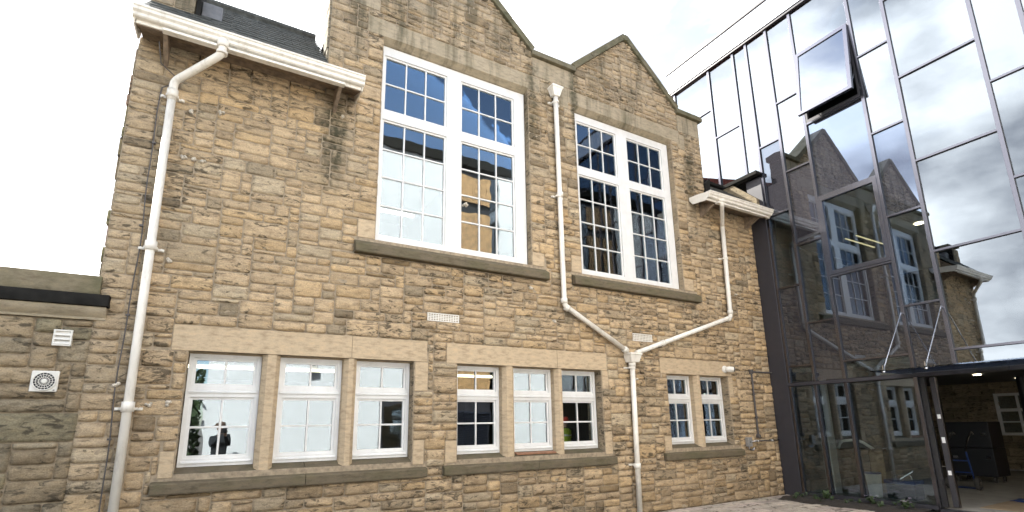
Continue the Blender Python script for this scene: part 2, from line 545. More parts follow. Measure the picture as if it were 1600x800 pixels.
def arc_path(pts, r=0.10, n=5):
    """round the corners of a polyline"""
    pts = [Vector(p) for p in pts]
    o = [pts[0]]
    for i in range(1, len(pts) - 1):
        a = (pts[i - 1] - pts[i]); b = (pts[i + 1] - pts[i])
        ra = min(r, a.length * .45, b.length * .45)
        A, B = pts[i] + a.normalized() * ra, pts[i] + b.normalized() * ra
        for k in range(n + 1):
            t = k / n
            o.append(A * (1 - t) ** 2 + pts[i] * 2 * t * (1 - t) + B * t * t)
    o.append(pts[-1])
    return o


# ------------------------------------------------------------------ rubble stonework
def lay_stones(x0, x1, z0, z1, inside, holes, seed, uz=(0.050, 0.069), cw=0.045, big=0.0, longer=1.0):
    """fill the area with coursed, snecked rubble; inside(x,z) tells where stone goes; holes are exact rectangles."""
    rnd = random.Random(seed)
    rows = [z0]
    while rows[-1] < z1:
        rows.append(rows[-1] + rnd.uniform(*uz))
    nx = int((x1 - x0) / cw + 0.5)
    nz = len(rows) - 1
    occ = [[not inside(x0 + (i + .5) * cw, (rows[j] + rows[j + 1]) / 2) for i in range(nx)] for j in range(nz)]
    stones = []
    own = [[-1] * nx for _ in range(nz)]
    for j in range(nz):
        i = 0
        while i < nx:
            if occ[j][i]:
                i += 1
                continue
            h = rnd.choices((1, 2, 3, 4), (0.07, 0.62 - big, 0.27 + big, 0.03 + big * .3))[0]
            run = 0
            while i + run < nx and not occ[j][i + run]:
                run += 1
            base = {1: (4, 10), 2: (5, 11), 3: (5, 11), 4: (6, 12)}[h]
            wid = int(rnd.randint(*base) * longer)
            if run - wid < 3:
                wid = run if run <= wid + 3 and run <= 12 * longer else max(2, run // 2)
            wid = min(wid, run)
            while h > 1:
                ok = j + h <= nz and all(not occ[j + dj][i + di] for dj in range(h) for di in range(wid))
                if ok:
                    break
                h -= 1
            if j > 0 and wid < run:                          # break the bond with the course below
                def hit(wd):
                    e = i + wd
                    return any(0 < e + q < nx and own[j - 1][e + q - 1] != own[j - 1][e + q] for q in (-1, 0, 1))
                for alt in (0, 1, -1, 2, -2, 3):
                    if 3 <= wid + alt <= run - 3 and not hit(wid + alt):
                        if h == 1 or all(not occ[j + dj][i + di] for dj in range(h) for di in range(wid + alt)):
                            wid += alt
                            break
            for dj in range(h):
                for di in range(wid):
                    occ[j + dj][i + di] = True
                    own[j + dj][i + di] = len(stones) + j * 100000
            a, b, c, d = x0 + i * cw, x0 + (i + wid) * cw, rows[j], min(rows[j + h], z1)
            for (hx0, hx1, hz0, hz1) in holes:          # meet dressed work exactly
                if d > hz0 + .01 and c < hz1 - .01:
                    if abs(b - hx0) < cw * .75: b = hx0
                    if abs(a - hx1) < cw * .75: a = hx1
                if b > hx0 + .01 and a < hx1 - .01:
                    if abs(d - hz0) < uz[1] * .75: d = hz0
                    if abs(c - hz1) < uz[1] * .75: c = hz1
            if b - a > .03 and d - c > .025:
                stones.append((a, b, c, d))
            i += wid
    return stones


def stone_geo(mb, st, y, tone, seed, rough=1.0, cell=0.042, back=0.05):
    a, b, c, d = st
    rnd = random.Random(seed)
    g = 0.0035
    a += g; b -= g; c += g; d -= g
    w_, h_ = b - a, d - c
    nx = max(4, min(11, round(w_ / cell)))
    nz = max(3, min(7, round(h_ / (cell * .75))))
    proud = rnd.uniform(0.0, 0.018) * rough
    off = Vector((rnd.uniform(0, 50), rnd.uniform(0, 50), 0))
    tilt = rnd.uniform(-.05, .05); tilt2 = rnd.uniform(-.03, .12)
    ridge = rnd.uniform(.25, .75)
    jit = min(.012, .1 * h_)
    vs = []
    cj = [(rnd.uniform(-jit, jit * .3), rnd.uniform(-jit, jit * .3)) for _ in range(4)]
    for k in range(nz + 1):
        for i in range(nx + 1):
            u, v = i / nx, k / nz
            eu, ev = min(u, 1 - u) * w_, min(v, 1 - v) * h_
            e = min(eu, ev)
            x = a + u * w_; z = c + v * h_
            border = i in (0, nx) or k in (0, nz)
            corner = i in (0, nx) and k in (0, nz)
            if border:
                n = noise.noise(Vector((x * 9, z * 9, seed * 1.7)) + off)
                if i in (0, nx): x += (1 if i == 0 else -1) * (.003 + .007 * max(0, n))
                if k in (0, nz): z += (1 if k == 0 else -1) * (.003 + .007 * max(0, n))
                if corner:
                    x += (1 if i == 0 else -1) * .006; z += (1 if k == 0 else -1) * .005
                yy = y - proud * .35 - .003
            else:
                p = Vector((x * 6, z * 8.5, seed * .37)) + off
                bulge = min(1, e / .016)
                nn = noise.noise(p) * .7 + noise.noise(p * 2.3) * .5 + (.35 - abs(noise.noise(p * 1.4 + Vector((5, 5, 5))))) * .8
                # quarry-faced break: upper part leans back from a ridge, lower part undercuts
                prof = (v / ridge if v < ridge else (1 - v) / (1 - ridge))
                yy = y - proud - rough * (.004 + bulge * (.004 + .046 * nn + .014 * prof)) - tilt * (u - .5) * w_ * rough * .6
                x += noise.noise(p * 1.7 + Vector((9, 3, 1))) * w_ / nx * .22
                z += noise.noise(p * 1.7 + Vector((3, 9, 4))) * h_ / nz * .22
            vs.append((x, yy, z))
    idx = lambda i, k: k * (nx + 1) + i
    fs = []
    for k in range(nz):
        for i in range(nx):
            q = (idx(i, k), idx(i + 1, k), idx(i + 1, k + 1), idx(i, k + 1))
            fs.append(q)
    ring = [idx(i, 0) for i in range(nx)] + [idx(nx, k) for k in range(nz)] + [idx(i, nz) for i in range(nx, 0, -1)] + [idx(0, k) for k in range(nz, 0, -1)]
    o = len(vs)
    for r in ring:
        vs.append((vs[r][0], y + back, vs[r][2]))
    for q in range(len(ring)):
        q2 = (q + 1) % len(ring)
        fs.append((ring[q2], ring[q], o + q, o + q2))
    mb.tone = tone
    mb.add(vs, fs)


def px_area(st, y):
    a, b, c, d = st
    P = [project(p) for p in ((a, y, c), (b, y, c), (b, y, d), (a, y, d))]
    if any(p is None for p in P):
        return 0
    cx = sum(p[0] for p in P) / 4; cz = sum(p[1] for p in P) / 4
    if not (-10 < cx < 1610 and -10 < cz < 810):
        return 0
    return abs(sum(P[i][0] * P[(i + 1) % 4][1] - P[(i + 1) % 4][0] * P[i][1] for i in range(4))) / 2


def rough_at(st):
    x, z = st[0], st[2]
    k = .74 - .34 * min(1, max(0, (z - 2.6) / 1.6)) * min(1, max(0, (2.2 - x) / 1.5))
    return k


def build_stones(stones, y, wall, tone_fn, limit, rough=1.0, covered=()):
    def vis(st):
        a, b, c, d = st
        for (x0, x1, z0, z1) in covered:
            if x0 <= (a + b) / 2 <= x1 and z0 <= (c + d) / 2 <= z1:
                return 0
        return px_area(st, y)
    order = sorted(range(len(stones)), key=lambda i: -vis(stones[i]))
    rest = MB()
    for rank, i in enumerate(order):
        st = stones[i]
        tone = tone_fn((st[0] + st[1]) / 2, (st[2] + st[3]) / 2, random.Random(i * 13 + 5))
        if rank < limit and vis(st) > 60:
            mb = MB()
            stone_geo(mb, st, y, tone, i, rough * rough_at(st))
            mb.build("stone", M['stone'], wall, smooth=True)
        else:
            stone_geo(rest, st, y, tone, i, rough * rough_at(st))
    if rest.v:
        o = rest.build("rubble_stone", M['stone'], wall, smooth=True)
        o['kind'] = 'stuff'


def wall_panel(xs, zs, solid, y0, y1, mb=None):
    """a wall slab with openings: only outside faces are made"""
    mb = mb or MB()
    nx, nz = len(xs) - 1, len(zs) - 1
    S = [[solid((xs[i] + xs[i + 1]) / 2, (zs[j] + zs[j + 1]) / 2) for j in range(nz)] for i in range(nx)]
    g = lambda i, j: 0 <= i < nx and 0 <= j < nz and S[i][j]
    for i in range(nx):
        for j in range(nz):
            if not S[i][j]:
                continue
            a, b, c, d = xs[i], xs[i + 1], zs[j], zs[j + 1]
            mb.add([(a, y0, c), (b, y0, c), (b, y0, d), (a, y0, d)], [(0, 1, 2, 3)])
            mb.add([(a, y1, c), (b, y1, c), (b, y1, d), (a, y1, d)], [(3, 2, 1, 0)])
            if not g(i - 1, j): mb.add([(a, y0, c), (a, y1, c), (a, y1, d), (a, y0, d)], [(3, 2, 1, 0)])
            if not g(i + 1, j): mb.add([(b, y0, c), (b, y1, c), (b, y1, d), (b, y0, d)], [(0, 1, 2, 3)])
            if not g(i, j - 1): mb.add([(a, y0, c), (b, y0, c), (b, y1, c), (a, y1, c)], [(3, 2, 1, 0)])
            if not g(i, j + 1): mb.add([(a, y0, d), (b, y0, d), (b, y1, d), (a, y1, d)], [(0, 1, 2, 3)])
    return mb


# ================================================================== GROUND
ground = MB().add([(-400, -400, -.02), (400, -400, -.02), (400, 400, -.02), (-400, 400, -.02)], [(0, 1, 2, 3)]).build("ground", M['earth'])
tag(ground, kind='structure')
pav = bx(-3, XG - .02, -1.55, D - .02, -.018, -.004).build("paving", M['joint'])
tag(pav, kind='structure')
rnd = random.Random(3)
py = D - .04
row = 0
while py > 3.2:
    depth = .27
    x = 6.6 + (row % 2) * .2 + rnd.uniform(0, .06)
    while x < XG - .1:
        ln = rnd.uniform(.34, .5)
        x2 = min(x + ln, XG - .04)
        if x2 - x > .12 and not (x > 10.1 and py - depth < 6.85 and py > 4.4):
            k = rnd.uniform(.72, 1.15)
            mb = MB(); mb.tone = (.50 * k, .44 * k * rnd.uniform(.96, 1.02), .37 * k)
            dz = rnd.uniform(-.003, .004)
            mb.box(x + .008, x2 - .008, py - depth + .010, py - .010, -.01, .012 + dz)
            o = mb.build("paver", M['paver'], pav, bev=.006, seg=1)
        x = x2
    py -= depth
    row += 1

# ================================================================== SCHOOL BUILDING
school = thing("school_building", "old buff sandstone school building with twin gables and white sash windows", "school building", (4.9, D, 0))
GA = [(1.05, 8.73), (1.78, 8.73), (3.27, 10.08), (4.76, 8.73)]      # first gable
UPW = [(1.885, 4.66), (5.76, 8.49)]                                    # upper openings in x
UZ = (4.33, 7.87)
LOW = [(-.30, 2.545, 2), (3.24, 6.09, 2), (7.75, 9.585, 1)]
LZ = (1.10, 2.535)
LWIN = [[(-.287, .522), (.735, 1.545), (1.725, 2.535)], [(3.25, 4.06), (4.28, 5.09), (5.26, 6.07)], [(7.76, 8.57), (8.76, 9.57)]]
LINT = [(-.479, 2.743), (3.057, 6.23), (7.583, 9.711)]
SILL = [(-.511, 2.756), (3.011, 6.292), (7.505, 9.79)]
USILL = [(1.585, 4.953), (5.515, 8.87)]


def wall_top(x):
    if x < 1.05: return 6.60
    if x < 1.78: return 8.73
    if x < 4.76: return 8.73 + (1.49 - abs(x - 3.27)) * .906
    if x < 5.77: return 8.73
    if x < 8.73: return 8.73 + (1.48 - abs(x - 7.25)) * .892
    if x < 9.47: return 8.73
    return 6.50


openings = [(a, b, UZ[0], UZ[1]) for a, b in UPW] + [(a, b, LZ[0], LZ[1]) for a, b, _ in LOW]
dressed = []          # (x0,x1,z0,z1, projection, material key, name)
for i, (a, b) in enumerate(LINT):
    cuts = [a] + ([1.631] if i == 0 else [5.12] if i == 1 else []) + [b]
    for c, d in zip(cuts, cuts[1:]):
        dressed.append((c, d, 2.535, 2.85, .004, 'ashlar', "lintel"))
for a, b in ((1.62, 4.93), (5.60, 8.76)):
    dressed.append((a, b, 7.87, 8.17, .006, 'ashlar_old', "lintel"))
dressed += [(4.775, 5.76, 8.19, 8.60, .006, 'ashlar_old', "kneeler_stone"), (8.74, 9.455, 8.16, 8.60, .006, 'ashlar_old', "kneeler_stone"),
            (1.22, 1.80, 8.30, 8.60, .008, 'ashlar_old', "kneeler_stone"),
            (5.35, 5.60, 7.72, 8.17, .004, 'ashlar_old', "padstone"), (8.76, 8.93, 7.72, 8.10, .004, 'ashlar_old', "padstone"),
            (2.555, 2.76, 2.10, 2.53, .003, 'ashlar', "jamb_stone"), (6.10, 6.24, 2.2, 2.53, .003, 'ashlar', "jamb_stone"),
            (9.595, 9.72, 2.1, 2.53, .003, 'ashlar', "jamb_stone"),
            (2.555, 2.72, 1.06, 1.40, .003, 'ashlar', "jamb_stone"), (3.05, 3.235, 1.06, 1.38, .003, 'ashlar', "jamb_stone"),
            (-.46, -.31, 1.06, 1.36, .003, 'ashlar', "jamb_stone"), (6.10, 6.26, 1.06, 1.45, .003, 'ashlar', "jamb_stone"),
            (7.55, 7.745, 1.06, 1.34, .003, 'ashlar', "jamb_stone"),
            (5.52, 5.75, 4.33, 4.66, .003, 'ashlar', "jamb_stone"), (4.67, 4.92, 4.33, 4.58, .003, 'ashlar', "jamb_stone"),
            (8.50, 8.78, 4.33, 4.60, .003, 'ashlar', "jamb_stone"), (1.62, 1.88, 4.33, 4.62, .003, 'ashlar', "jamb_stone")]
AIR = [(2.734, 3.259, 3.172, 3.298), (6.915, 7.423, 3.14, 3.285)]
rects = openings + [d[:4] for d in dressed] + [(a, b, .885, 1.10) for a, b in SILL] + [(a, b, 4.07, 4.33) for a, b in USILL] + AIR


def in_stone(x, z):
    if not (-1.25 < x < XG) or z > wall_top(x) - .02 or z < 0:
        return False
    return not any(a < x < b and c < z < d for a, b, c, d in rects)


stones = lay_stones(-1.25, XG - .02, 0, 10.1, in_stone, rects, 11, big=.06)
# mortar core of the wall
xs = sorted({-1.25, 1.05, 1.78, 4.76, 5.77, 8.73, 9.47, XG - .01} | {v for r in openings for v in r[:2]})
zs = sorted({-.1, 6.46, 8.60} | {v for r in openings for v in r[2:]})
core = wall_panel(xs, zs, lambda x, z: z < wall_top(x) and not any(a < x < b and c < z < d for a, b, c, d in openings), D + .003, D + .37)
core.prism([(1.9, 8.599), (4.64, 8.599), (3.27, 9.98)], 1, D + .003, D + .37)
core.prism([(5.9, 8.599), (8.6, 8.599), (7.25, 9.95)], 1, D + .003, D + .37)
wall = core.build("wall", M['mortar'], school)


def tone_main(x, z, r):
    k = r.uniform(.86, 1.12)
    hue = r.random()
    if hue < .62: c = (.488, .366, .228)
    elif hue < .8: c = (.495, .358, .205)
    elif hue < .94: c = (.465, .372, .248)
    else: c = (.38, .295, .19)
    # weathering of the exposed upper masonry and below leaking gutters
    grey = 0.0
    if z > 6.6: grey = min(.75, (z - 6.6) / 2.2)
    if 4.6 < x < 5.8 and z > 5.6: grey = max(grey, .35 + .2 * (z - 5.6) / 3)
    if x < -.75: grey = max(grey, .45)
    if .95 < x < 1.6 and z > 5.0: grey = max(grey, .55)
    if 8.9 < x < 9.5 and z > 5.0: grey = max(grey, .5)
    grey *= r.uniform(.5, 1.1)
    gcol = (.36, .295, .205)
    c = tuple(a * (1 - grey) + b * grey for a, b in zip(c, gcol))
    if r.random() < .05 + .10 * grey:
        k *= r.uniform(.55, .75)
    if z < .45:
        k *= r.uniform(.72, .9)
    if any(a < x < b for a, b in SILL) and .45 < z < .89:
        k *= r.uniform(.8, 1.0)
    if any(a < x < b for a, b in USILL) and 3.7 < z < 4.07:
        k *= r.uniform(.8, 1.0)
    return tuple(v * k for v in c)


build_stones(stones, D, wall, tone_main, 300)

# return of the left-hand end, seen on edge: quoins turned round the corner
ends = MB()
z = 0.0
rr = random.Random(5)
while z < 6.3:
    h = rr.uniform(.14, .3)
    ends.tone = tuple(v * rr.uniform(.8, 1.1) for v in (.25, .205, .135))
    p = rr.uniform(0, .025)
    ends.box(-1.262 - p, -1.20, D + .03, D + .38, z + .006, min(z + h, 6.4) - .006)
    z += h
eo = ends.build("quoin_return", M['stone'], school, bev=.012)
side = MB()
side.box(-1.25, -1.0, D + .37, D + 8.2, 0, 6.4)
side.box(-1.25, 9.47, D + 8.0, D + 8.3, 0, 8.0)
side.build("rear_wall", M['mortar'], school)
# gable return (left cheek of first gable) and right cheek of second
ck = MB()
for xx, sgn in ((1.05, -1), (9.47, 1)):
    z = 6.0
    while z < 8.55:
        h = rr.uniform(.12, .24)
        k = rr.uniform(.8, 1.15)
        ck.tone = (.30 * k, .26 * k, .19 * k)
        p = rr.uniform(.004, .02)
        ck.box(xx + min(0, sgn * p) - .02, xx + max(0, sgn * p) + .02, D + .035, D + .37, z + .005, min(z + h, 8.59) - .005)
        z += h
ck_o = ck.build("gable_cheek_stone", M['stone'], school, bev=.01)

ck_o['kind'] = 'stuff'
for (a, b, c, d, p, mk, nm) in dressed:
    big_l = nm == "lintel"
    mb = MB()
    if big_l and c < 3:
        mb.prism([(D - p, d - .004), (D - p, c), (D + .05, c - .0), (D + .17, c - .012), (D + .30, c - .012), (D + .30, d - .004)], 0, a + .003, b - .003)
    elif big_l:
        mb.prism([(D - p, d - .004), (D - p, c), (D + .10, c - .075), (D + .30, c - .075), (D + .30, d - .004)], 0, a + .003, b - .003)
    else:
        mb.box(a + .004, b - .004, D - p - .003, D + .06, c + .004, d - .004)
    mb.build(nm, M[mk], school, bev=.007)

# the sides of the openings, stone by stone
jr = MB(); rr = random.Random(77)
for (a, b, c, d) in openings:
    deep = .13 if c > 3 else .175
    for xx, s in ((a, -1), (b, 1)):
        z = c + (.07 if c < 3 else .045)
        top_ = d - (.085 if c > 3 else .014)
        while z < top_ - .02:
            h = min(rr.uniform(.12, .26), top_ - z)
            if top_ - z - h < .06: h = top_ - z
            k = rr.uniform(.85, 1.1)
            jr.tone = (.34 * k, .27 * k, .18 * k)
            p = rr.uniform(.002, .009)
            jr.box(min(xx - s * p, xx + s * .05), max(xx - s * p, xx + s * .05), D + .012, D + deep - .003, z + .003, z + h - .003)
            z += h
jo = jr.build("reveal_stone", M['stone'], school, bev=.006); jo['kind'] = 'stuff'

# sills
for a, b in SILL:
    n = 2 if b - a > 2.6 else 1
    for q in range(n):
        c0, c1 = a + (b - a) * q / n, a + (b - a) * (q + 1) / n
        MB().prism([(D - .075, .89), (D - .085, .90), (D - .085, 1.0), (D - .075, 1.012), (D + .012, 1.03), (D + .02, 1.10), (D + .17, 1.165), (D + .30, 1.165), (D + .30, .89)],
                   0, c0 + .002, c1 - .002).build("window_sill", M['sill'], school, bev=.008)
for a, b in USILL:
    MB().prism([(D - .10, 4.075), (D - .115, 4.09), (D - .115, 4.20), (D - .10, 4.215), (D + .13, 4.365), (D + .3, 4.365), (D + .3, 4.075)],
               0, a, b).build("window_sill", M['sill'], school, bev=.010)

# stone mullions between the lower lights
for (g, ws) in zip(LOW, LWIN):
    for (p, q) in zip(ws, ws[1:]):
        a, b = p[1], q[0]
        MB().prism([(a + .055, D + .004), (b - .055, D + .004), (b, D + .075), (b, D + .29), (a, D + .29), (a, D + .075)], 2, 1.035, 2.533).build(
            "stone_mullion", M['ashlar'], school, bev=.005)

# copings
cp = []
for (xa, za), (xb, zb) in [((1.78, 8.72), (3.27, 10.07)), ((3.27, 10.07), (4.76, 8.72)), ((5.77, 8.72), (7.25, 10.04)), ((7.25, 10.04), (8.73, 8.72))]:
    dx, dz = xb - xa, zb - za
    ln = math.hypot(dx, dz)
    nxn, nzn = -dz / ln, dx / ln
    n = 3
    for q in range(n):
        p0 = (xa + dx * q / n, za + dz * q / n); p1 = (xa + dx * (q + 1) / n, za + dz * (q + 1) / n)
        t = .085
        b0 = -.045
        up_ = dx > 0 and dz > 0
        poly = [(p0[0] + nxn * b0, p0[1] + nzn * b0), (p1[0] + nxn * b0, p1[1] + nzn * b0), (p1[0] + nxn * t, p1[1] + nzn * t), (p0[0] + nxn * t, p0[1] + nzn * t)]
        MB().prism(poly, 1, D - .07 - .004 * (q % 2), D + .42 + .003 * (q % 2)).build("coping_stone", M['coping'], school, bev=.012)
for a, b in ((1.02, 1.80), (4.74, 5.79), (8.70, 9.55)):
    MB().prism([(D - .085, 8.60), (D - .085, 8.68), (D - .06, 8.735), (D + .15, 8.775), (D + .43, 8.735), (D + .43, 8.60)], 0, a, b).build("coping_stone", M['coping'], school, bev=.012)
# apex stone
MB().prism([(7.13, 9.98), (7.25, 10.10), (7.37, 9.98), (7.25, 9.93)], 1, D - .078, D + .424).build("apex_stone", M['coping'], school, bev=.012)


# windows ----------------------------------------------------------
def window(name, parent, xo, zo, y, lights, bars, fw=.05, label=None):
    """xo,zo outside of frame; lights: list of (x0,x1,z0,z1,cols,rows) glazed areas"""
    root = bpy.data.objects.new(name, None)
    COL.objects.link(root)
    root.empty_display_size = .1
    loc = Vector(((xo[0] + xo[1]) / 2, y, zo[0]))
    root.parent = parent
    root.location = loc - WORLD[parent]
    WORLD[root] = loc
    if label: root['label'] = label
    xs = sorted({xo[0], xo[1]} | {v for l in lights for v in l[:2]})
    zs = sorted({zo[0], zo[1]} | {v for l in lights for v in l[2:4]})
    fr = wall_panel(xs, zs, lambda x, z: not any(l[0] < x < l[1] and l[2] < z < l[3] for l in lights), y, y + .075)
    fr.build("frame", M['white'], root, bev=.006)
    bar = MB()
    sash = MB()
    for (a, b, c, d, nc, nr) in lights:
        s = .032          # sash stiles stand just inside the frame, a little back
        xs2 = [a - .002, a + s, b - s, b + .002]; zs2 = [c - .002, c + s, d - s, d + .002]
        wall_panel(xs2, zs2, lambda x, z: not (a + s < x < b - s and c + s < z < d - s), y + .026, y + .07, sash)
        for k in range(1, nc):
            x = a + s + (b - a - 2 * s) * k / nc
            bar.box(x - bars / 2, x + bars / 2, y + .028, y + .066, c + s - .002, d - s + .002)
        for k in range(1, nr):
            z = c + s + (d - c - 2 * s) * k / nr
            for q in range(nc):
                x0 = a + s + (b - a - 2 * s) * q / nc + (bars / 2 if q else -.002)
                x1 = a + s + (b - a - 2 * s) * (q + 1) / nc - (bars / 2 if q < nc - 1 else -.002)
                bar.box(x0, x1, y + .030, y + .064, z - bars / 2, z + bars / 2)
        for k in range(nr):
            for q in range(nc):
                x0 = a + s + (b - a - 2 * s) * q / nc; x1 = a + s + (b - a - 2 * s) * (q + 1) / nc
                z0 = c + s + (d - c - 2 * s) * k / nr; z1 = c + s + (d - c - 2 * s) * (k + 1) / nr
                gb = .006
                o = bx(x0 - gb, x1 + gb, y + .046, y + .050, z0 - gb, z1 + gb).build("pane", M['win_glass'], root)
                o.rotation_euler = (random.uniform(-.0015, .0015), 0, random.uniform(-.002, .002))
    sash.build("sash", M['white'], root, bev=.004)
    if bar.v:
        bar.build("glazing_bar", M['white'], root, bev=.004, seg=1)
    return root


YU = D + .13
for (a, b, g) in ((1.892, 4.640, (1.95, 3.062, 3.328, 4.418)), (5.80, 8.474, (5.888, 6.937, 7.236, 8.283))):
    li = []
    for (p, q) in ((g[0], g[1]), (g[2], g[3])):
        li.append((p, q, 6.615, 7.632, 3, 2))
        li.append((p, q, 4.45, 6.45, 3, 4))
    wroot = window("sash_window", school, (a, b), (4.372, 7.80), YU, li, .026)
YL = D + .175
for ws in LWIN:
    for a, b in ws:
        window("casement_window", school, (a, b), (1.167, 2.528), YL,
               [(a + .052, b - .052, 2.125, 2.478, 2, 1), (a + .052, b - .052, 1.262, 1.992, 2, 2)], .026)
# drip rail under each fanlight
for ws in LWIN:
    for a, b in ws:
        dr = MB()
        dr.prism([(YL - .022, 2.045), (YL - .022, 2.055), (YL - .001, 2.075), (YL - .001, 2.045)], 0, a + .03, b - .03)
        dr.build("drip_rail", M['white'], school)
        dr = MB()
        dr.prism([(YL - .022, 1.205), (YL - .022, 1.215), (YL - .001, 1.235), (YL - .001, 1.205)], 0, a + .03, b - .03)
        dr.build("drip_rail", M['white'], school)

# air bricks
for a, b, c, d in AIR:
    mb = MB()
    nx, nz = 12, 4
    fr = .014
    mb.box(a, b, D - .008, D + .03, c, c + fr); mb.box(a, b, D - .008, D + .03, d - fr, d)
    mb.box(a, a + fr, D - .008, D + .03, c + fr, d - fr); mb.box(b - fr, b, D - .008, D + .03, c + fr, d - fr)
    for k in range(1, nx):
        x = a + fr + (b - a - 2 * fr) * k / nx
        mb.box(x - .006, x + .006, D - .004, D + .03, c + fr, d - fr)
    for k in range(1, nz):
        z = c + fr + (d - c - 2 * fr) * k / nz
        mb.box(a + fr, b - fr, D - .002, D + .03, z - .006, z + .006)
    mb.build("air_brick", M['vinyl'], school)

# eaves: fascia, soffit, rafter feet, slates
def eaves(x0, x1, zt, parent):
    MB().box(x0 + .03, x1 - .03, D - .48, D - .455, zt - .17, zt - .02).build("fascia_board", M['cream'], parent, bev=.004)
    MB().prism([(D - .452, zt - .155), (D - .0, zt + .05), (D - .0, zt + .03), (D - .452, zt - .175)], 0, x0 + .025, x1 - .025).build("soffit_board", M['timber'], parent)
    for xx, w_ in ((x0 + .0, .022), (x1 - .022, .022)):
        MB().prism([(D - .595, zt - .01), (D - .47, zt - .175), (D - .10, zt - .13), (D - .02, zt - .02), (D - .02, zt + .06), (D - .3, zt + .04)], 0, xx, xx + w_).build("gable_end_board", M['cream'], parent, bev=.003)
    for xx in (x0 + .30, x1 - .33):
        MB().prism([(D - .44, zt - .178), (D - .03, zt + .005), (D - .03, zt - .36)], 0, xx, xx + .05).build("rafter_foot", M['timber'], parent, bev=.004)


eaves(-1.256, 1.485, 6.575, school)
eaves(8.885, 11.10, 6.465, school)
roof = bpy.data.objects.new("roof", None); COL.objects.link(roof); roof.parent = school
WORLD[roof] = Vector((0, D + 1, 6.5)); roof.location = WORLD[roof] - WORLD[school]


def slates(x0, x1, y0, z0, y1, z1, rows, parent):
    mb = MB()
    r = random.Random(9)
    for k in range(rows):
        t0, t1 = k / rows, (k + 1.25) / rows
        ya, yb = y0 + (y1 - y0) * t0, y0 + (y1 - y0) * min(1, t1)
        za, zb = z0 + (z1 - z0) * t0, z0 + (z1 - z0) * min(1, t1)
        x = x0 - (k % 2) * .12
        while x < x1:
            xa, xb = max(x, x0) + .003, min(x + .24, x1) - .003
            if xb - xa > .03:
                l = r.uniform(0, .006)
                mb.add([(xa, ya, za + .022 + l), (xb, ya, za + .022 + l), (xb, yb, zb + .004), (xa, yb, zb + .004),
                        (xa, ya, za + .012 + l), (xb, ya, za + .012 + l), (xb, yb, zb - .006), (xa, yb, zb - .006)],
                       [(0, 1, 2, 3), (7, 6, 5, 4), (0, 4, 5, 1), (1, 5, 6, 2), (3, 7, 4, 0)])
            x += .24
    o = mb.build("roof_slate", M['slate'], parent)
    o['kind'] = 'stuff'


slates(-1.24, 1.03, D - .5, 6.58, D + 1.55, 8.60, 13, roof)
slates(9.50, 11.08, D - .5, 6.47, D + .62, 7.45, 7, roof)
MB().prism([(D - .47, 6.54), (D + 1.55, 8.56), (D + 3.6, 6.54)], 0, -1.22, 1.02).build("roof_deck", M['timber'], roof)
MB().prism([(D + .38, 8.0), (D + 4.2, 10.0), (D + 8.2, 8.0)], 0, 2.2, 9.40).build("main_roof", M['red_tile'], roof)
MB().prism([(D - .45, 6.44), (D + .6, 7.38), (D + .6, 6.44)], 0, 9.5, 11.08).build("roof_deck", M['timber'], roof)
# ridge tiles
MB().tube([(-1.2, D + 1.55, 8.60), (1.02, D + 1.55, 8.60)], .09, 8).build("ridge_tile", M['slate'], roof)
# stone stack at left end with lead-covered cheek
chim = MB(); rr = random.Random(21)
z = 6.45
while z < 7.66:
    h = rr.uniform(.16, .26)
    xa = -1.24
    while xa < -.74:
        xb = min(-.72, xa + rr.uniform(.18, .38))
        if -.72 - xb < .1: xb = -.72
        k = rr.uniform(.8, 1.15)
        chim.tone = (.30 * k, .245 * k, .17 * k)
        chim.box(xa + .005, xb - .005, D + .20 - rr.uniform(0, .015), D + .75, z + .005, z + h - .005)
        xa = xb
    z += h
chim.build("chimney", M['stone'], school, bev=.012)
MB().box(-1.23, -.73, D + .21, D + .74, 6.45, 7.7).build("chimney_core", M['mortar'], school)
bx(-1.29, -.71, D + .15, D + .80, 7.86, 7.95).build('chimney_cap', M['coping'], school, bev=.015)
MB().prism([(D + .18, 7.1), (D + .9, 7.9), (D + .9, 8.2), (D + .18, 7.72)], 0, -.715, -.66).build("lead_flashing", M['lead'], school)
MB().box(-.655, -.40, D + .30, D + 1.2, 7.1, 7.62).build("roof_vent_box", simple('grey_lead_sheet', (.13, .13, .135), .6, grain=.25, scale=8), school, bev=.01)
MB().prism([(D + .28, 7.03), (D + .28, 7.09), (D + .40, 7.13), (D + .40, 7.06)], 0, -.68, -.36).build("lead_apron", M['cladding'], school)
# raised wall over the right-hand eaves with its dark cappings
up_w = MB(); rr = random.Random(22)
z = 6.6
while z < 7.42:
    h = min(rr.uniform(.13, .2), 7.48 - z)
    xa = 9.49
    while xa < XG - .04:
        xb = min(XG - .03, xa + rr.uniform(.22, .42))
        k = rr.uniform(.8, 1.1)
        up_w.tone = (.28 * k, .225 * k, .15 * k)
        up_w.box(xa + .004, xb - .004, D + .64 - rr.uniform(0, .015), D + .85, z + .004, z + h - .004)
        xa = xb
    z += h
up_w.build("upstand_wall", M['stone'], school, bev=.01)
MB().box(9.48, XG - .035, D + .58, D + .88, 7.50, 7.58).build("lead_capping", M['lead'], school, bev=.006)
ckw = MB(); ckw.tone = (.20, .165, .11)  # weathered stone tone, lowered further to paint in the gable's shade
ckw.prism([(D - .30, 6.55), (D + .57, 6.55), (D + .57, 7.45), (D + .3, 7.45), (D - .30, 6.85)], 0, XG - .16, XG - .06)
ckw.build("roof_cheek_wall", M['stone'], school, bev=.006)
MB().box(XG - .20, XG - .045, D - .40, D + .575, 7.455, 7.545).build("lead_capping", M['lead'], school, bev=.006)
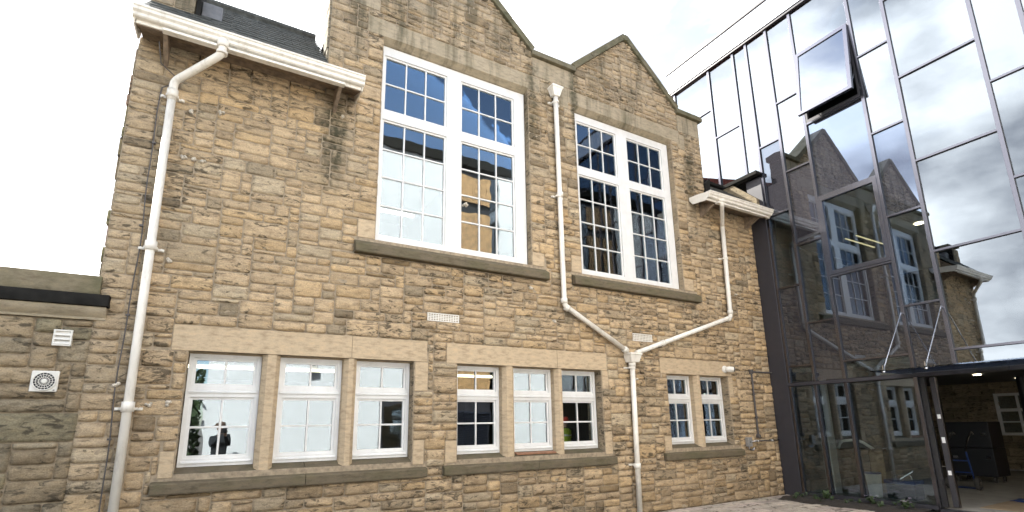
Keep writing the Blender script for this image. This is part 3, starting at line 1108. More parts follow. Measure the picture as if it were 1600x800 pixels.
MB().prism([(9.44, 7.0), (9.62, 7.16), (9.56, 6.72), (9.44, 6.62)], 1, D - .07, D + .01).build("lead_flashing", M['lead'], school, bev=.004)

# lumps of old mortar and wall plugs
for (x, z_) in ((-.585, 5.66), (-.60, 5.0), (-.5, 5.0), (-.38, 4.99), (-.95, 2.1), (-.62, 1.88), (-.42, 1.9), (-.60, 3.62), (1.32, 6.2), (4.6, 3.9), (5.1, 3.35),
                (6.9, 2.4), (3.35, 5.2), (10.15, 4.4), (-.25, 5.75)):
    lump = MB()
    for _ in range(4):
        cx, cz = x + random.uniform(-.03, .03), z_ + random.uniform(-.02, .02)
        lump.tube([(cx, D + .01, cz), (cx, D - .045, cz), (cx + .004, D - .055, cz)], [random.uniform(.018, .03), random.uniform(.012, .022), .006], 7)
    lump.build("mortar_lump", M['plaster'], school)

# inside rooms of the school
rm = MB()
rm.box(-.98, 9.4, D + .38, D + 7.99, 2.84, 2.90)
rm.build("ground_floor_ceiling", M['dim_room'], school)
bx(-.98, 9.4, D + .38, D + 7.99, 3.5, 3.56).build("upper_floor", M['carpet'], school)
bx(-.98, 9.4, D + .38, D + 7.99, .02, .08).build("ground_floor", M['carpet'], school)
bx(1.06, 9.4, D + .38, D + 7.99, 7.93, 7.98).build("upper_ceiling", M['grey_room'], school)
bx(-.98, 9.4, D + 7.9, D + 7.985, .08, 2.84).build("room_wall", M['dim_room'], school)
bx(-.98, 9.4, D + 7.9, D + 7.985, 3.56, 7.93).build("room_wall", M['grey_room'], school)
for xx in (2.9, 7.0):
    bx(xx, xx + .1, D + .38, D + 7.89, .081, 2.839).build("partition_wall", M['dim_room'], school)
bx(5.06, 9.39, D + 2.8, D + 2.9, 3.57, 7.92).build('room_wall', simple('pane_lightening_paint', (0.66, 0.67, 0.68), 0.8, grain=0.04), school)  # pale wall added close behind the right tall window to lighten its panes
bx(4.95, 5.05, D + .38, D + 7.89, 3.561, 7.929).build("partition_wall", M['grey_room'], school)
for yy, zz, rng in ((D + 1.9, 2.78, ((-.6, .9), (1.2, 2.6), (3.4, 4.7), (5.2, 6.6), (7.4, 8.8))), (D + 4.4, 2.78, ((-.6, .9), (1.2, 2.6), (3.4, 4.7), (5.2, 6.6), (7.4, 8.8))),
                    (D + 5.6, 7.3, ((2.6, 4.4), (6.0, 8.8)))):
    for a, b in rng:
        lr = bx(a, b, yy, yy + .12, zz, zz + .05).build("strip_light", M['lamp'], school)
# ================================================================== ANNEXE
ann = thing("stone_annexe", "low sandstone annexe with a flat mossy parapet, joined to the school's left end", "annexe", (-4, D, 0))
VENT = (-1.556, -1.396, 2.515, 2.69)
FAN = (-1.672, -1.444, 2.015, 2.238)
ast = lay_stones(-6.5, -1.252, 0, 2.82, lambda x, z: 0 < z < 2.82, [(-6.5, -1.252, 2.82, 3.0)], 31, uz=(.066, .088), big=.06, longer=1.25)


def tone_ann(x, z, r):
    k = r.uniform(.75, 1.15)
    c = (.32, .25, .16) if r.random() < .6 else (.28, .23, .155)
    if r.random() < .12: c = (.245, .21, .135)
    return tuple(v * k for v in c)


aw = bx(-6.5, -1.252, D + .014, D + .4, -.1, 2.82).build("wall", M['mortar'], ann)
build_stones(ast, D + .002, aw, tone_ann, 200)
cuts = [-6.5, -5.1, -3.75, -2.45, -1.215]
for a, b in zip(cuts, cuts[1:]):
    MB().prism([(D - .05, 3.112), (D - .05, 3.20), (D - .02, 3.34), (D + .42, 3.40), (D + .42, 3.112)], 0, a + .003, b - .003).build("coping_stone", M['coping_annexe'], ann, bev=.014)
MB().prism([(D - .13, 2.968), (D - .135, 3.03), (D - .12, 3.105), (D + .2, 3.110), (D + .2, 2.968)], 0, -6.5, -1.115).build("lead_flashing", M['lead'], ann, bev=.008)
prof = [(D - .10, 2.966), (D - .10, 2.935), (D - .085, 2.90), (D - .05, 2.865), (D - .035, 2.85), (D - .035, 2.822), (D + .1, 2.822), (D + .1, 2.966)]
for a, b in zip([-6.5, -4.6, -2.9, -1.13][:-1], [-4.6, -2.9, -1.13]):
    MB().prism(prof, 0, a + .002, b - .002).build("cornice_stone", M['ashlar_old'], ann, bev=.006)
bx(-6.5, -1.27, D + .41, D + 6, 2.5, 2.9).build("flat_roof", M['lead'], ann)
bx(-6.5, -1.26, D + 6, D + 6.3, 0, 2.9).build("rear_wall", M['mortar'], ann)

# ------------------------------------------------------------------ vents, camera, boxes on the walls
a, b, c, d = VENT
lv = thing("louvre_vent", "small cream louvred vent high on the annexe wall, above the round fan", "vent", ((a + b) / 2, D, c))
fr = wall_panel([a, a + .016, b - .016, b], [c, c + .016, d - .016, d], lambda x, z: not (a + .016 < x < b - .016 and c + .016 < z < d - .016), D - .052, D - .005)
fr.build("frame", M['vinyl'], lv, bev=.004)
for k in range(3):
    z0 = c + .018 + k * .047
    MB().prism([(D - .060, z0), (D - .055, z0 - .003), (D - .022, z0 + .044), (D - .027, z0 + .047)], 0, a + .012, b - .012).build("louvre", M['vinyl'], lv)
bx(a + .01, b - .01, D - .020, D - .006, c + .01, d - .01).build("backplate", M['vinyl'], lv)
a, b, c, d = FAN
ef = thing("extractor_fan", "square white extractor fan with round black grille on the annexe wall", "fan", ((a + b) / 2, D, c))
bx(a, b, D - .062, D - .03, c, d).build("housing", M['vinyl'], ef, bev=.012)
cx, cz = (a + b) / 2, (c + d) / 2
r0 = (b - a) * .41
MB().tube([(cx, D - .0625, cz), (cx, D - .066, cz)], r0, 40).build("fan_opening", M['black'], ef)
gr = MB()
for rad in (r0, r0 * .74, r0 * .48):
    pts = [(cx + rad * math.cos(t * math.pi / 18), D - .072, cz + rad * math.sin(t * math.pi / 18)) for t in range(37)]
    gr.tube(pts, .0028 if rad < r0 else .006, 6)
for k in range(18):
    t = k * math.pi / 9
    gr.tube([(cx + .2 * r0 * math.cos(t), D - .071, cz + .2 * r0 * math.sin(t)), (cx + r0 * math.cos(t), D - .071, cz + r0 * math.sin(t))], .0022, 5)
gr.build("grille", M['vinyl'], ef)
MB().tube([(cx, D - .067, cz), (cx, D - .079, cz), (cx, D - .082, cz)], [r0 * .26, r0 * .25, r0 * .18], 24).build("hub", M['vinyl'], ef)
bx(b - .032, b - .018, D - .0655, D - .0615, c + .014, c + .024).build("badge", M['dark_metal'], ef)
bx(a + .02, b - .02, D - .031, D + .01, c + .02, d - .02).build("back_box", M['vinyl'], ef)

sc_ = thing("security_camera", "white dome security camera on the stone lintel of the two-light window", "camera", (9.53, D, 2.62))
MB().tube([(9.50, D + .003, 2.685), (9.50, D - .02, 2.685), (9.50, D - .045, 2.685), (9.50, D - .05, 2.685)], [.078, .078, .06, .03], 20).build("mount", M['vinyl'], sc_, smooth=False)
MB().tube([(9.50, D - .04, 2.685), (9.525, D - .08, 2.68), (9.565, D - .14, 2.672), (9.59, D - .17, 2.668)], [.045, .062, .062, .054], 18).build("body", M['vinyl'], sc_, smooth=False)
MB().tube([(9.59, D - .17, 2.668), (9.60, D - .185, 2.666)], [.048, .045], 18).build("lens", M['black'], sc_)

jb = thing("junction_box", "grey metal junction box with a short tap pipe low on the stone wall", "junction box", (9.98, D, 1.07))
bx(9.905, 10.035, D - .10, D - .02, 1.06, 1.255).build("box", simple("zinc_box", (.30, .29, .27), .5, metal=.3), jb, bev=.008)
MB().tube([(9.97, D - .06, 1.155), (9.97, D - .105, 1.155)], .016, 10).build("lock", M['dark_metal'], jb)
MB().tube(arc_path([(9.97, D - .05, 1.06), (9.97, D - .05, 1.0), (10.12, D - .05, .98), (10.12, D - .06, 1.04)], .04), .014, 8).build("pipe", M['steel'], jb)
cd = thing("water_pipe", "thin pale water pipe running along the wall from the junction box", "pipe", (10.5, D, 1.15))
MB().tube([(10.04, D - .045, 1.165), (10.5, D - .045, 1.17), (XG - .06, D - .045, 1.17)], .012, 8).build("pipe", M['steel'], cd)
for x in (10.3, 10.8):
    bx(x - .012, x + .012, D - .06, D - .02, 1.15, 1.187).build("clip", M['vinyl'], cd)
co = thing("cable_conduit", "dark grey conduit bent at right angles beside the glass building", "conduit", (10.3, D, 1.2))
MB().tube(arc_path([(XG - .05, D - .05, 2.66), (10.34, D - .05, 2.66), (10.33, D - .05, 1.28)], .05), .019, 10).build("tube", M['dark_metal'], co)
MB().tube([(10.33, D - .01, 1.27), (10.33, D - .085, 1.27)], .04, 14).build("end_box", M['dark_metal'], co)
bx(10.29, 10.38, D - .075, D - .02, 2.61, 2.71).build("elbow_box", M['dark_metal'], co, bev=.006)
for z in (1.65, 2.15):
    bx(10.30, 10.365, D - .072, D - .028, z, z + .03).build("clip", M['dark_metal'], co)
lc = thing("black_cable", "thin black cable clipped down the wall beside the left-hand downpipe", "cable", (-.93, D, 0))
pts = [(-1.0, D - .3, 6.36), (-.98, D - .06, 6.22), (-.82, D - .045, 6.10), (-.80, D - .04, 6.0)]
z = 5.9
while z > 0:
    pts.append((-.915 + .012 * math.sin(z * 2.1) + .006 * math.sin(z * 5.3) - .02, D - .035 - .008 * math.sin(z * 3), z))
    z -= .18
lc_o = MB().tube(pts, .007, 7).build("cable", M['dark_metal'], lc)
for z in (5.1, 4.0, 2.9, 1.5):
    bx(-.955, -.915, D - .05, D - .01, z, z + .02).build("clip", M['dark_metal'], lc)


o = bx(4.30, 5.07, D + .035, D + .12, 1.128, 1.150).build("wooden_plank", simple("red_brown_plank", (.30, .15, .085), .7, grain=.25, scale=12), None, bev=.004)
o.rotation_euler = (R(14), 0, R(.6))
tag(o, "thin red-brown wooden plank lying on the sill under the middle window", "plank")

# ------------------------------------------------------------------ gutters and downpipes
def gutter(x0, x1, zt, label, joints):
    g = thing("gutter", label, "gutter", ((x0 + x1) / 2, D - .6, zt - .12))
    y = D
    outer = [(y - .482, zt - .135), (y - .535, zt - .135), (y - .552, zt - .12), (y - .556, zt - .088), (y - .585, zt - .066), (y - .590, zt - .03), (y - .604, zt - .022), (y - .606, zt), (y - .594, zt),
             (y - .590, zt - .012), (y - .578, zt - .026), (y - .573, zt - .06), (y - .545, zt - .083), (y - .541, zt - .115), (y - .53, zt - .125), (y - .493, zt - .125), (y - .493, zt), (y - .482, zt)]
    # split into simple quads: sweep as closed ring
    n = len(outer)
    v = [(x0, *p) for p in outer] + [(x1, *p) for p in outer]
    mb = MB().add(v, [((i + 1) % n, i, i + n, (i + 1) % n + n) for i in range(n)])
    mb.build("trough", M['cream'], g, bev=.003)
    caps = [p for p in outer[:9]] + [(y - .482, zt)]
    for xx, s in ((x0, -1), (x1, 1)):
        MB().prism(caps, 0, xx, xx + s * .006).build("end_cap", M['cream'], g)
    for x in joints:
        ring = [(p[0] - .006 if p[0] < y - .5 else p[0], p[1] - .006) for p in outer[:8]] + [(y - .488, zt - .004)]
        MB().prism(ring, 0, x - .012, x + .012).build("union_clip", M['cream'], g)
    bx(x0 + .01, x1 - .01, D - .479, D - .482 + .0015, zt - .13, zt - .01)
    bx(x0 + .30, x1 - .26, D - .548, D - .456, zt - .215, zt - .178).build("lower_rail", M['cream'], g, bev=.01)
    return g


gutter(-1.256, 1.485, 6.586, "cream ogee gutter along the left-hand eaves under the slate roof", (-.98, -.62, .42, .82))
gutter(8.885, XG - .012, 6.475, "shorter cream gutter over the right-hand eaves, ending at the glass", (9.6, 10.55))


def pipe(parent, pts, r=.047, name="pipe", rr=.09):
    return MB().tube(arc_path(pts, rr), r, 18).build(name, M['cream'], parent, smooth='auto')


def collar(parent, x, y, z, r=.062, h=.06, d=(0, 0, 1)):
    d = Vector(d).normalized() * h / 2
    p = Vector((x, y, z))
    return MB().tube([p - d, p + d], r, 18).build("collar", M['cream'], parent)


def bracket(parent, x, z, yp, r=.06):
    mb = MB()
    mb.tube([(x, yp, z - .018), (x, yp, z + .018)], r, 18)
    mb.box(x - .13, x + .13, D - .035, D - .012, z - .016, z + .016)
    for s in (-1, 1):
        mb.tube([(x + s * .105, D - .04, z), (x + s * .105, D - .055, z)], .016, 8)
        mb.box(x + s * .06 - .01, x + s * .06 + .01, yp, D - .03, z - .014, z + .014)
    return mb.build("bracket", M['cream'], parent)


def hopper(parent, x, y, z0, z1, w0, w1, name="hopper"):
    mb = MB()
    a = [(x - w0, y - w0 * .8, z0), (x + w0, y - w0 * .8, z0), (x + w0, y + w0 * .8, z0), (x - w0, y + w0 * .8, z0)]
    zm = z1 - (z1 - z0) * .22
    b = [(x - w1, y - w1 * .85, zm), (x + w1, y - w1 * .85, zm), (x + w1, y + w1 * .7, zm), (x - w1, y + w1 * .7, zm)]
    e = .012
    c = [(x - w1 - e, y - w1 * .85 - e, zm + .004), (x + w1 + e, y - w1 * .85 - e, zm + .004), (x + w1 + e, y + w1 * .7, zm + .004), (x - w1 - e, y + w1 * .7, zm + .004)]
    d = [(p[0], p[1], z1) for p in c]
    mb.add(a + b + c + d, [(0, 1, 2, 3)[::-1]] + [(i, (i + 1) % 4, (i + 1) % 4 + 4, i + 4) for i in range(4)] + [(i + 4, (i + 1) % 4 + 4, (i + 1) % 4 + 8, i + 8) for i in range(4)]
           + [(i + 8, (i + 1) % 4 + 8, (i + 1) % 4 + 12, i + 12) for i in range(4)] + [(12, 13, 14, 15)])
    return mb.build(name, M['cream'], parent, bev=.006)


YP = D - .11
dp = thing("downpipe", "tall cream downpipe with swan neck, leftmost on the school front", "downpipe", (-.80, YP, 0))
pipe(dp, [(-.31, D - .545, 6.46), (-.31, D - .545, 6.27), (-.81, YP, 5.98), (-.81, YP, 5.7)], .049, "swan_neck", .07)
pipe(dp, [(-.81, YP, 5.75), (-.80, YP, 0.0)], .047)
collar(dp, -.31, D - .545, 6.42, .066, .10)
collar(dp, -.31, D - .545, 6.29, .064, .04)
for z in (5.80, 3.75, 1.86):
    collar(dp, -.81 + .01 * (5.8 - z) / 5, YP, z, .063, .11)
    bracket(dp, -.81 + .01 * (5.8 - z) / 5, z - .02, YP)
dp = thing("downpipe", "cream downpipe between the two tall windows, with a hopper head on top", "downpipe", (5.31, YP, 3.6))
hopper(dp, 5.22, YP, 7.80, 8.0, .07, .115)
pipe(dp, [(5.225, YP, 7.82), (5.245, YP, 3.64), (6.66, YP, 2.90)], .046, rr=.07)
for z in (7.68, 5.72):
    bracket(dp, 5.23, z, YP)
for z in (5.75, 3.72):
    collar(dp, 5.24, YP, z, .060, .09)
collar(dp, 5.30, YP, 3.60, .060, .07, (1.43, 0, -.74))
collar(dp, 6.60, YP, 2.93, .060, .07, (1.43, 0, -.74))
dp = thing("downpipe", "cream downpipe dropping from the right-hand gutter, then slanting down left", "downpipe", (9.75, YP, 2.9))
pipe(dp, [(9.30, D - .54, 6.37), (9.30, D - .54, 6.24), (9.82, YP, 6.0), (9.82, YP, 5.9)], .046, "swan_neck", .06)
pipe(dp, [(9.82, YP, 5.95), (9.755, YP, 3.83), (6.88, YP, 2.885)], .046, rr=.07)
collar(dp, 9.30, D - .54, 6.33, .060, .08)
bracket(dp, 9.80, 5.2, YP)
collar(dp, 9.76, YP, 3.95, .060, .08)
collar(dp, 9.68, YP, 3.80, .060, .07, (2.9, 0, .95))
collar(dp, 7.6, YP, 3.12, .060, .07, (2.9, 0, .95))
dp = thing("downpipe", "cream downpipe falling from the junction hopper where two slanted pipes meet", "downpipe", (6.74, YP, 0))
hopper(dp, 6.765, YP, 2.70, 2.87, .10, .135)
pipe(dp, [(6.755, YP, 2.73), (6.70, YP, 0.0)], .047)
for z in (2.60, .86):
    bracket(dp, 6.75 - .05 * (2.7 - z) / 2.7, z, YP)
collar(dp, 6.752, YP, 2.66, .066, .08)
collar(dp, 6.715, YP, .84, .062, .09)

# ================================================================== GLASS BUILDING
gb = thing("glass_building", "tall modern building clad in mirrored glass with dark grey frames", "glass building", (XG, 3.5, 0))
ZK = [2.757 + .8985 * k for k in range(9)] + [11.13]
S = dict(Z=-1.96, A=-.746, B=.036, C=.425, D=.985, E=1.60, F=2.813, G=3.437, H=4.686, I=5.275, J=6.49, K=7.1, L=8.3)
Ys = lambda s: D - s
MW = .062


def pane(s0, s1, z0, z1, kind, parent=gb, tilt=True, name="pane"):
    y0, y1 = Ys(s1), Ys(s0)
    o = bx(XG + .010, XG + .028, y0 + .018, y1 - .018, z0 + .012, z1 - .012).build(name, M[kind], parent, origin=(XG + .019, (y0 + y1) / 2, (z0 + z1) / 2))
    if tilt:
        o.rotation_euler = (0, random.uniform(-.005, .005), random.uniform(-.006, .006))
    return o


def mullion(s, z0, z1, w_=MW):
    o = bx(XG - .030, XG - .016, Ys(s) - w_ / 2, Ys(s) + w_ / 2, z0, z1).build("mullion", M['alu'], gb, bev=.002, seg=1)
    bx(XG - .0155, XG + .09, Ys(s) - w_ / 2 - .004, Ys(s) + w_ / 2 - .004, z0, z1).build("gasket", M['black'], o)
    return o


def transom(s0, s1, z, h=.04):
    o = bx(XG - .026, XG - .014, Ys(s1) + MW / 2 - .001, Ys(s0) - MW / 2 + .001, z - h / 2, z + h / 2).build("transom", M['alu'], gb, bev=.002, seg=1)
    bx(XG - .0135, XG + .08, Ys(s1) + MW / 2 + .003, Ys(s0) - MW / 2 - .005, z - h / 2 - .006, z + h / 2 - .006).build("gasket", M['black'], o)
    return o


ztop = 11.13
cols = [('Z', 'A', [9.945], 7.6), ('A', 'B', [9.046, ], 7.6), ('B', 'C', [], 7.56), ('C', 'D', [2.757, 4.554, 6.351, 8.148], 2.40),
        ('D', 'E', [3.655, 5.452, 7.25, 9.046], 2.40), ('E', 'F', [2.757, 4.554, 6.351, 8.148, 9.945], 2.40), ('F', 'G', [3.655, 5.452, 7.25, 9.046], 2.47),
        ('G', 'H', [2.757, 4.554, 6.351, 8.148, 9.945], 2.47), ('H', 'I', [3.655, 5.452, 7.25, 9.046], 2.47), ('I', 'J', [2.757, 4.554, 6.351, 8.148, 9.945], 2.47),
        ('J', 'K', [3.655, 5.452, 7.25, 9.046], 2.47), ('K', 'L', [2.757, 4.554, 6.351, 8.148, 9.945], 2.47)]
dark = {('C', 2.757), ('C', 6.351), ('D', 2.40), ('D', 5.452), ('E', 2.757), ('E', 6.351), ('F', 2.47), ('F', 5.452)}
clear = {('C', 2.40), ('E', 2.40), ('C', 4.554), ('D', 3.655), ('E', 4.554), ('F', 3.655)}
for (p, q, zs_, zb) in cols:
    zz = [zb] + zs_ + [ztop]
    for a, b in zip(zz, zz[1:]):
        if p == 'E' and abs(a - 8.148) < .01:
            continue                                  # top-hung opening light
        if p == 'E' and abs(a - 4.554) < .01:
            continue                                  # framed fixed light
        k = 'spandrel' if (p, a) in (('E', 6.351), ('F', 5.452)) else 'spandrel_low' if (p, a) in dark else 'clear_glass' if (p, a) in clear else 'coat_glass'
        pane(S[p], S[q], a, b, k)
    for z in zs_:
        transom(S[p], S[q], z)
for kx, zb in (('A', 7.56), ('B', 7.56), ('C', .06), ('D', .06), ('E', .06), ('F', .06), ('G', 2.47), ('H', 2.47), ('I', 2.47), ('J', 2.47), ('K', 2.47), ('L', .06)):
    mullion(S[kx], zb, ztop)
mullion(S['Z'], 7.56, ztop)
# black return panel where glass meets stone
bx(XG - .055, XG + .30, Ys(.395), D - .004, .0, 7.40).build("corner_panel", M['alu_dark'], gb, bev=.004)
# parapet
bx(XG - .07, XG + .35, Ys(8.4), D + 2.1, 11.135, 11.20).build("parapet_shadow_gap", M['alu_dark'], gb)
for s0, s1 in zip([-2.1, -.6, .9, 2.4, 3.9, 5.4, 6.9], [-.6, .9, 2.4, 3.9, 5.4, 6.9, 8.4]):
    bx(XG - .09, XG + .35, Ys(s1) + .004, Ys(s0) - .004, 11.205, 11.84).build("parapet_panel", M['cladding'], gb, bev=.004)
bx(XG - .12, XG + .40, Ys(8.4), D + 2.12, 11.845, 11.90).build("parapet_capping", M['alu_dark'], gb)
# beam over the ground floor
bx(XG - .062, XG + .10, Ys(8.3), Ys(.40), 2.325, 2.396).build("door_beam", M['alu_dark'], gb, bev=.004)
bx(XG - .050, XG + .09, Ys(8.3), Ys(2.84), 2.400, 2.465).build("door_head", M['alu_dark'], gb, bev=.004)
# ground-floor glass
for a, b in (('C', 'D'), ('D', 'E'), ('E', 'F')):
    pane(S[a], S[b], .10, 2.32, 'clear_glass')
bx(XG - .055, XG + .10, Ys(S['F']), Ys(.40), .03, .10).build("bottom_rail", M['alu_dark'], gb, bev=.004)
# opening light, top hung, pushed out at the bottom
ow = bpy.data.objects.new("opening_window", None); COL.objects.link(ow); ow.parent = gb
hz = 9.90
pv = Vector((XG - .055, Ys((S['E'] + S['F']) / 2), hz))
ow.location = pv - WORLD[gb]; WORLD[ow] = pv
hh, hw = 1.66, (S['F'] - S['E']) / 2 - .035
fr = wall_panel([pv.y - hw, pv.y - hw + .075, pv.y + hw - .075, pv.y + hw], [hz - hh, hz - hh + .075, hz - .075, hz],
                lambda x, z: not (pv.y - hw + .075 < x < pv.y + hw - .075 and hz - hh + .075 < z < hz - .075), 0, 1)
fr.v = [(pv.x + (y - .5) * .07, x, z) for x, y, z in fr.v]
fr.build("frame", M['alu'], ow, bev=.006)
bx(pv.x - .012, pv.x + .012, pv.y - hw + .07, pv.y + hw - .07, hz - hh + .07, hz - .07).build("pane", M['coat_glass'], ow)
MB().box(pv.x + .037, pv.x + .055, pv.y - hw + .02, pv.y + hw - .02, hz - hh + .02, hz - hh + .06).build("seal", M['black'], ow)
ow.rotation_euler = (0, R(8.5), 0)
# its fixed outer frame
fr = wall_panel([Ys(S['F']) + .03, Ys(S['F']) + .075, Ys(S['E']) - .075, Ys(S['E']) - .03], [8.165, 8.235, 9.86, 9.93],
                lambda x, z: not (Ys(S['F']) + .075 < x < Ys(S['E']) - .075 and 8.235 < z < 9.86), 0, 1)
fr.v = [(XG - .025 + y * .08, x, z) for x, y, z in fr.v]
fr.build("vent_frame", M['alu_dark'], gb)
for yy in (Ys(S['F']) + .09, Ys(S['E']) - .09):
    MB().tube([(XG + .02, yy, 8.75), (XG - .20, yy, 8.42)], .010, 6).build("window_stay", M['steel'], gb)
# framed fixed light
fr = wall_panel([Ys(S['F']) + .028, Ys(S['F']) + .105, Ys(S['E']) - .105, Ys(S['E']) - .028], [4.58, 4.665, 6.245, 6.33],
                lambda x, z: not (Ys(S['F']) + .105 < x < Ys(S['E']) - .105 and 4.665 < z < 6.245), 0, 1)
fr.v = [(XG - .04 + y * .10, x, z) for x, y, z in fr.v]
fr.build("vent_frame", M['alu'], gb, bev=.005)
bx(XG - .005, XG + .012, Ys(S['F']) + .10, Ys(S['E']) - .10, 4.66, 6.25).build("pane", M['clear_glass'], gb)
# canopy
cn = bpy.data.objects.new("canopy", None); COL.objects.link(cn); cn.parent = gb
WORLD[cn] = Vector((XG, Ys(5), 2.4)); cn.location = WORLD[cn] - WORLD[gb]
for s0, s1 in ((2.62, 4.06), (4.07, 5.6), (5.61, 7.2)):
    bx(XG - 1.16, XG - .08, Ys(s1), Ys(s0), 2.400, 2.418).build("canopy_glass", M['clear_glass'], cn)
for s in (2.80, 3.42, 4.68, 5.9):
    top = Vector((XG - .06, Ys(s), 3.53)); bot = Vector((XG - 1.08, Ys(s), 2.43))
    MB().tube([top, top.lerp(bot, .06), top.lerp(bot, .94), bot], [.013, .008, .008, .013], 10).build("tie_rod", M['steel'], cn)
    bx(bot.x - .022, bot.x + .022, bot.y - .008, bot.y + .008, 2.419, 2.50).build("rod_bracket", M['steel'], cn)
    MB().tube([(bot.x, bot.y, 2.380), (bot.x, bot.y, 2.399)], .03, 14).build("fixing_disc", M['steel'], cn)
    MB().tube([(XG - .14, bot.y, 2.419), (XG - .14, bot.y, 2.435)], .045, 14).build("fixing_disc", M['steel'], cn)
# sliding door leaf (open) and post
dl = bpy.data.objects.new("sliding_door", None); COL.objects.link(dl); dl.parent = gb
WORLD[dl] = Vector((XG, Ys(2.95), .1)); dl.location = WORLD[dl] - WORLD[gb]
bx(XG + .02, XG + .08, Ys(2.93), Ys(2.845), .08, 2.32).build("door_post", M['black'], dl, bev=.004)
bx(XG + .10, XG + .14, Ys(3.055), Ys(2.975), .09, 2.31).build("door_stile", M['alu_dark'], dl, bev=.004)
bx(XG + .085, XG + .155, Ys(3.075), Ys(3.060), .09, 2.31).build("edge_strip", M['alu'], dl)
for z in (.62, 1.16, 1.58):
    bx(XG + .093, XG + .098, Ys(3.045), Ys(2.995), z, z + (.10 if 1 < z < 1.3 else .075)).build("sticker", M['paper'], dl)
for z in (.45, 1.35):
    bx(XG - .01, XG + .018, Ys(2.92), Ys(2.87), z, z + .09).build("door_lock", M['black'], dl, bev=.004)
# door sensor on the beam
MB().box(XG - .115, XG - .064, Ys(4.15), Ys(3.72), 2.335, 2.385).build("door_sensor", M['black'], gb, bev=.012)
bx(XG - .06, XG + .12, Ys(8.2), Ys(S['F'] + .03), .0, .055).build("threshold", M['alu_dark'], gb)

# interior of the glass building
XB = 20.6
bx(XG + .12, XB, Ys(8.3), D + .9, .0, .06).build("reception_floor", M['screed'], gb)
for z, t, nm in ((2.62, .10, 'suspended_ceiling'), (6.55, .35, 'upper_floor_slab')):
    bx(XG + .13, XB, Ys(8.3), D + .9, z, z + t).build(nm, M['plasterboard'] if z > 3 else M['grey_room'], gb)
bx(XG + .13, XB, Ys(8.3), D + .9, 2.75, 3.0).build("first_floor_slab", M['grey_room'], gb)
bx(XG + .4, XB, Ys(8.4), D + 2.0, 11.0, 11.12).build("roof_slab", M['grey_room'], gb)
bx(XB, XB + .2, Ys(8.4), D + 2.0, 3.0, 11.0).build("back_wall", M['grey_room'], gb)
bx(XG + .36, XB, D + .91, D + 1.1, 0, 11.0).build("side_wall", M['grey_room'], gb)
bx(XG + .10, XB + .2, Ys(8.5), Ys(8.4), 0, 11.0).build("end_wall", M['grey_room'], gb)
rs = bpy.data.objects.new("inner_stone_wall", None); COL.objects.link(rs); rs.parent = gb
rs_o = bx(XB + .03, XB + .3, Ys(8.3), D + .9, .06, 3.1)
bpy.data.objects.remove(rs)
rs = rs_o.build("inner_stone_wall", M['mortar'], gb)
inn = MB(); rr = random.Random(40)
z = .06
while z < 2.6:
    h = min(rr.uniform(.12, .24), 2.61 - z)
    y = Ys(8.0)
    while y < D + .8:
        l = rr.uniform(.22, .5)
        if not (5.25 < y + l / 2 < 6.4 and 1.0 < z + h / 2 < 2.35):
            k = rr.uniform(.75, 1.2)
            inn.tone = (.30 * k, .245 * k, .165 * k)
            inn.box(XB - rr.uniform(0, .02), XB + .05, y + .006, y + l - .006, z + .006, z + h - .006)
        y += l
    z += h
ob = inn.build("rubble_stone", M['stone'], rs, bev=.012)
ob['kind'] = 'stuff'
# white window in that wall
fr = wall_panel([5.3, 5.38, 5.79, 5.84, 6.25, 6.33], [1.05, 1.13, 1.42, 1.46, 1.74, 1.83, 2.2, 2.28],
                lambda x, z: (x < 5.38 or x > 6.25 or 5.79 < x < 5.84 or z < 1.13 or z > 2.2 or 1.42 < z < 1.46 or 1.74 < z < 1.83), 0, 1)
fr.v = [(XB - .04 + y * .06, x, z) for x, y, z in fr.v]
fr.build("inner_window_frame", M['white'], gb)
bx(XB + .005, XB + .015, 5.38, 6.25, 1.13, 2.2).build("inner_window_glass", M['win_glass'], gb)
MB().tube([(18.5, 5.05, .06), (18.5, 5.05, 2.62)], .11, 16).build("column", M['black'], gb)
bx(XG + .55, XG + .80, Ys(.78), Ys(.62), .06, 2.6).build("door_post_inside", M['plasterboard'], gb)
dn = MB()
for x in (13.2, 16.2, 18.9):
    for y in (1.6, 3.4, 5.2):
        MB().tube([(x, y, 2.600), (x, y, 2.619)], .075, 16).build("downlight", M['downlight'], gb)
for x, y in ((13.0, 5.1), (15.5, 5.5)):
    MB().tube([(x, y, 6.53), (x, y, 6.549)], .10, 16).build("downlight", M['downlight'], gb)
for x in (14.0,):
    for y in (6.0, 6.25):
        bx(x - .7, x + .7, y, y + .03, 5.98, 6.0).build("strip_light", emit('dim_tube', (1.0, .82, .45), .3), gb)

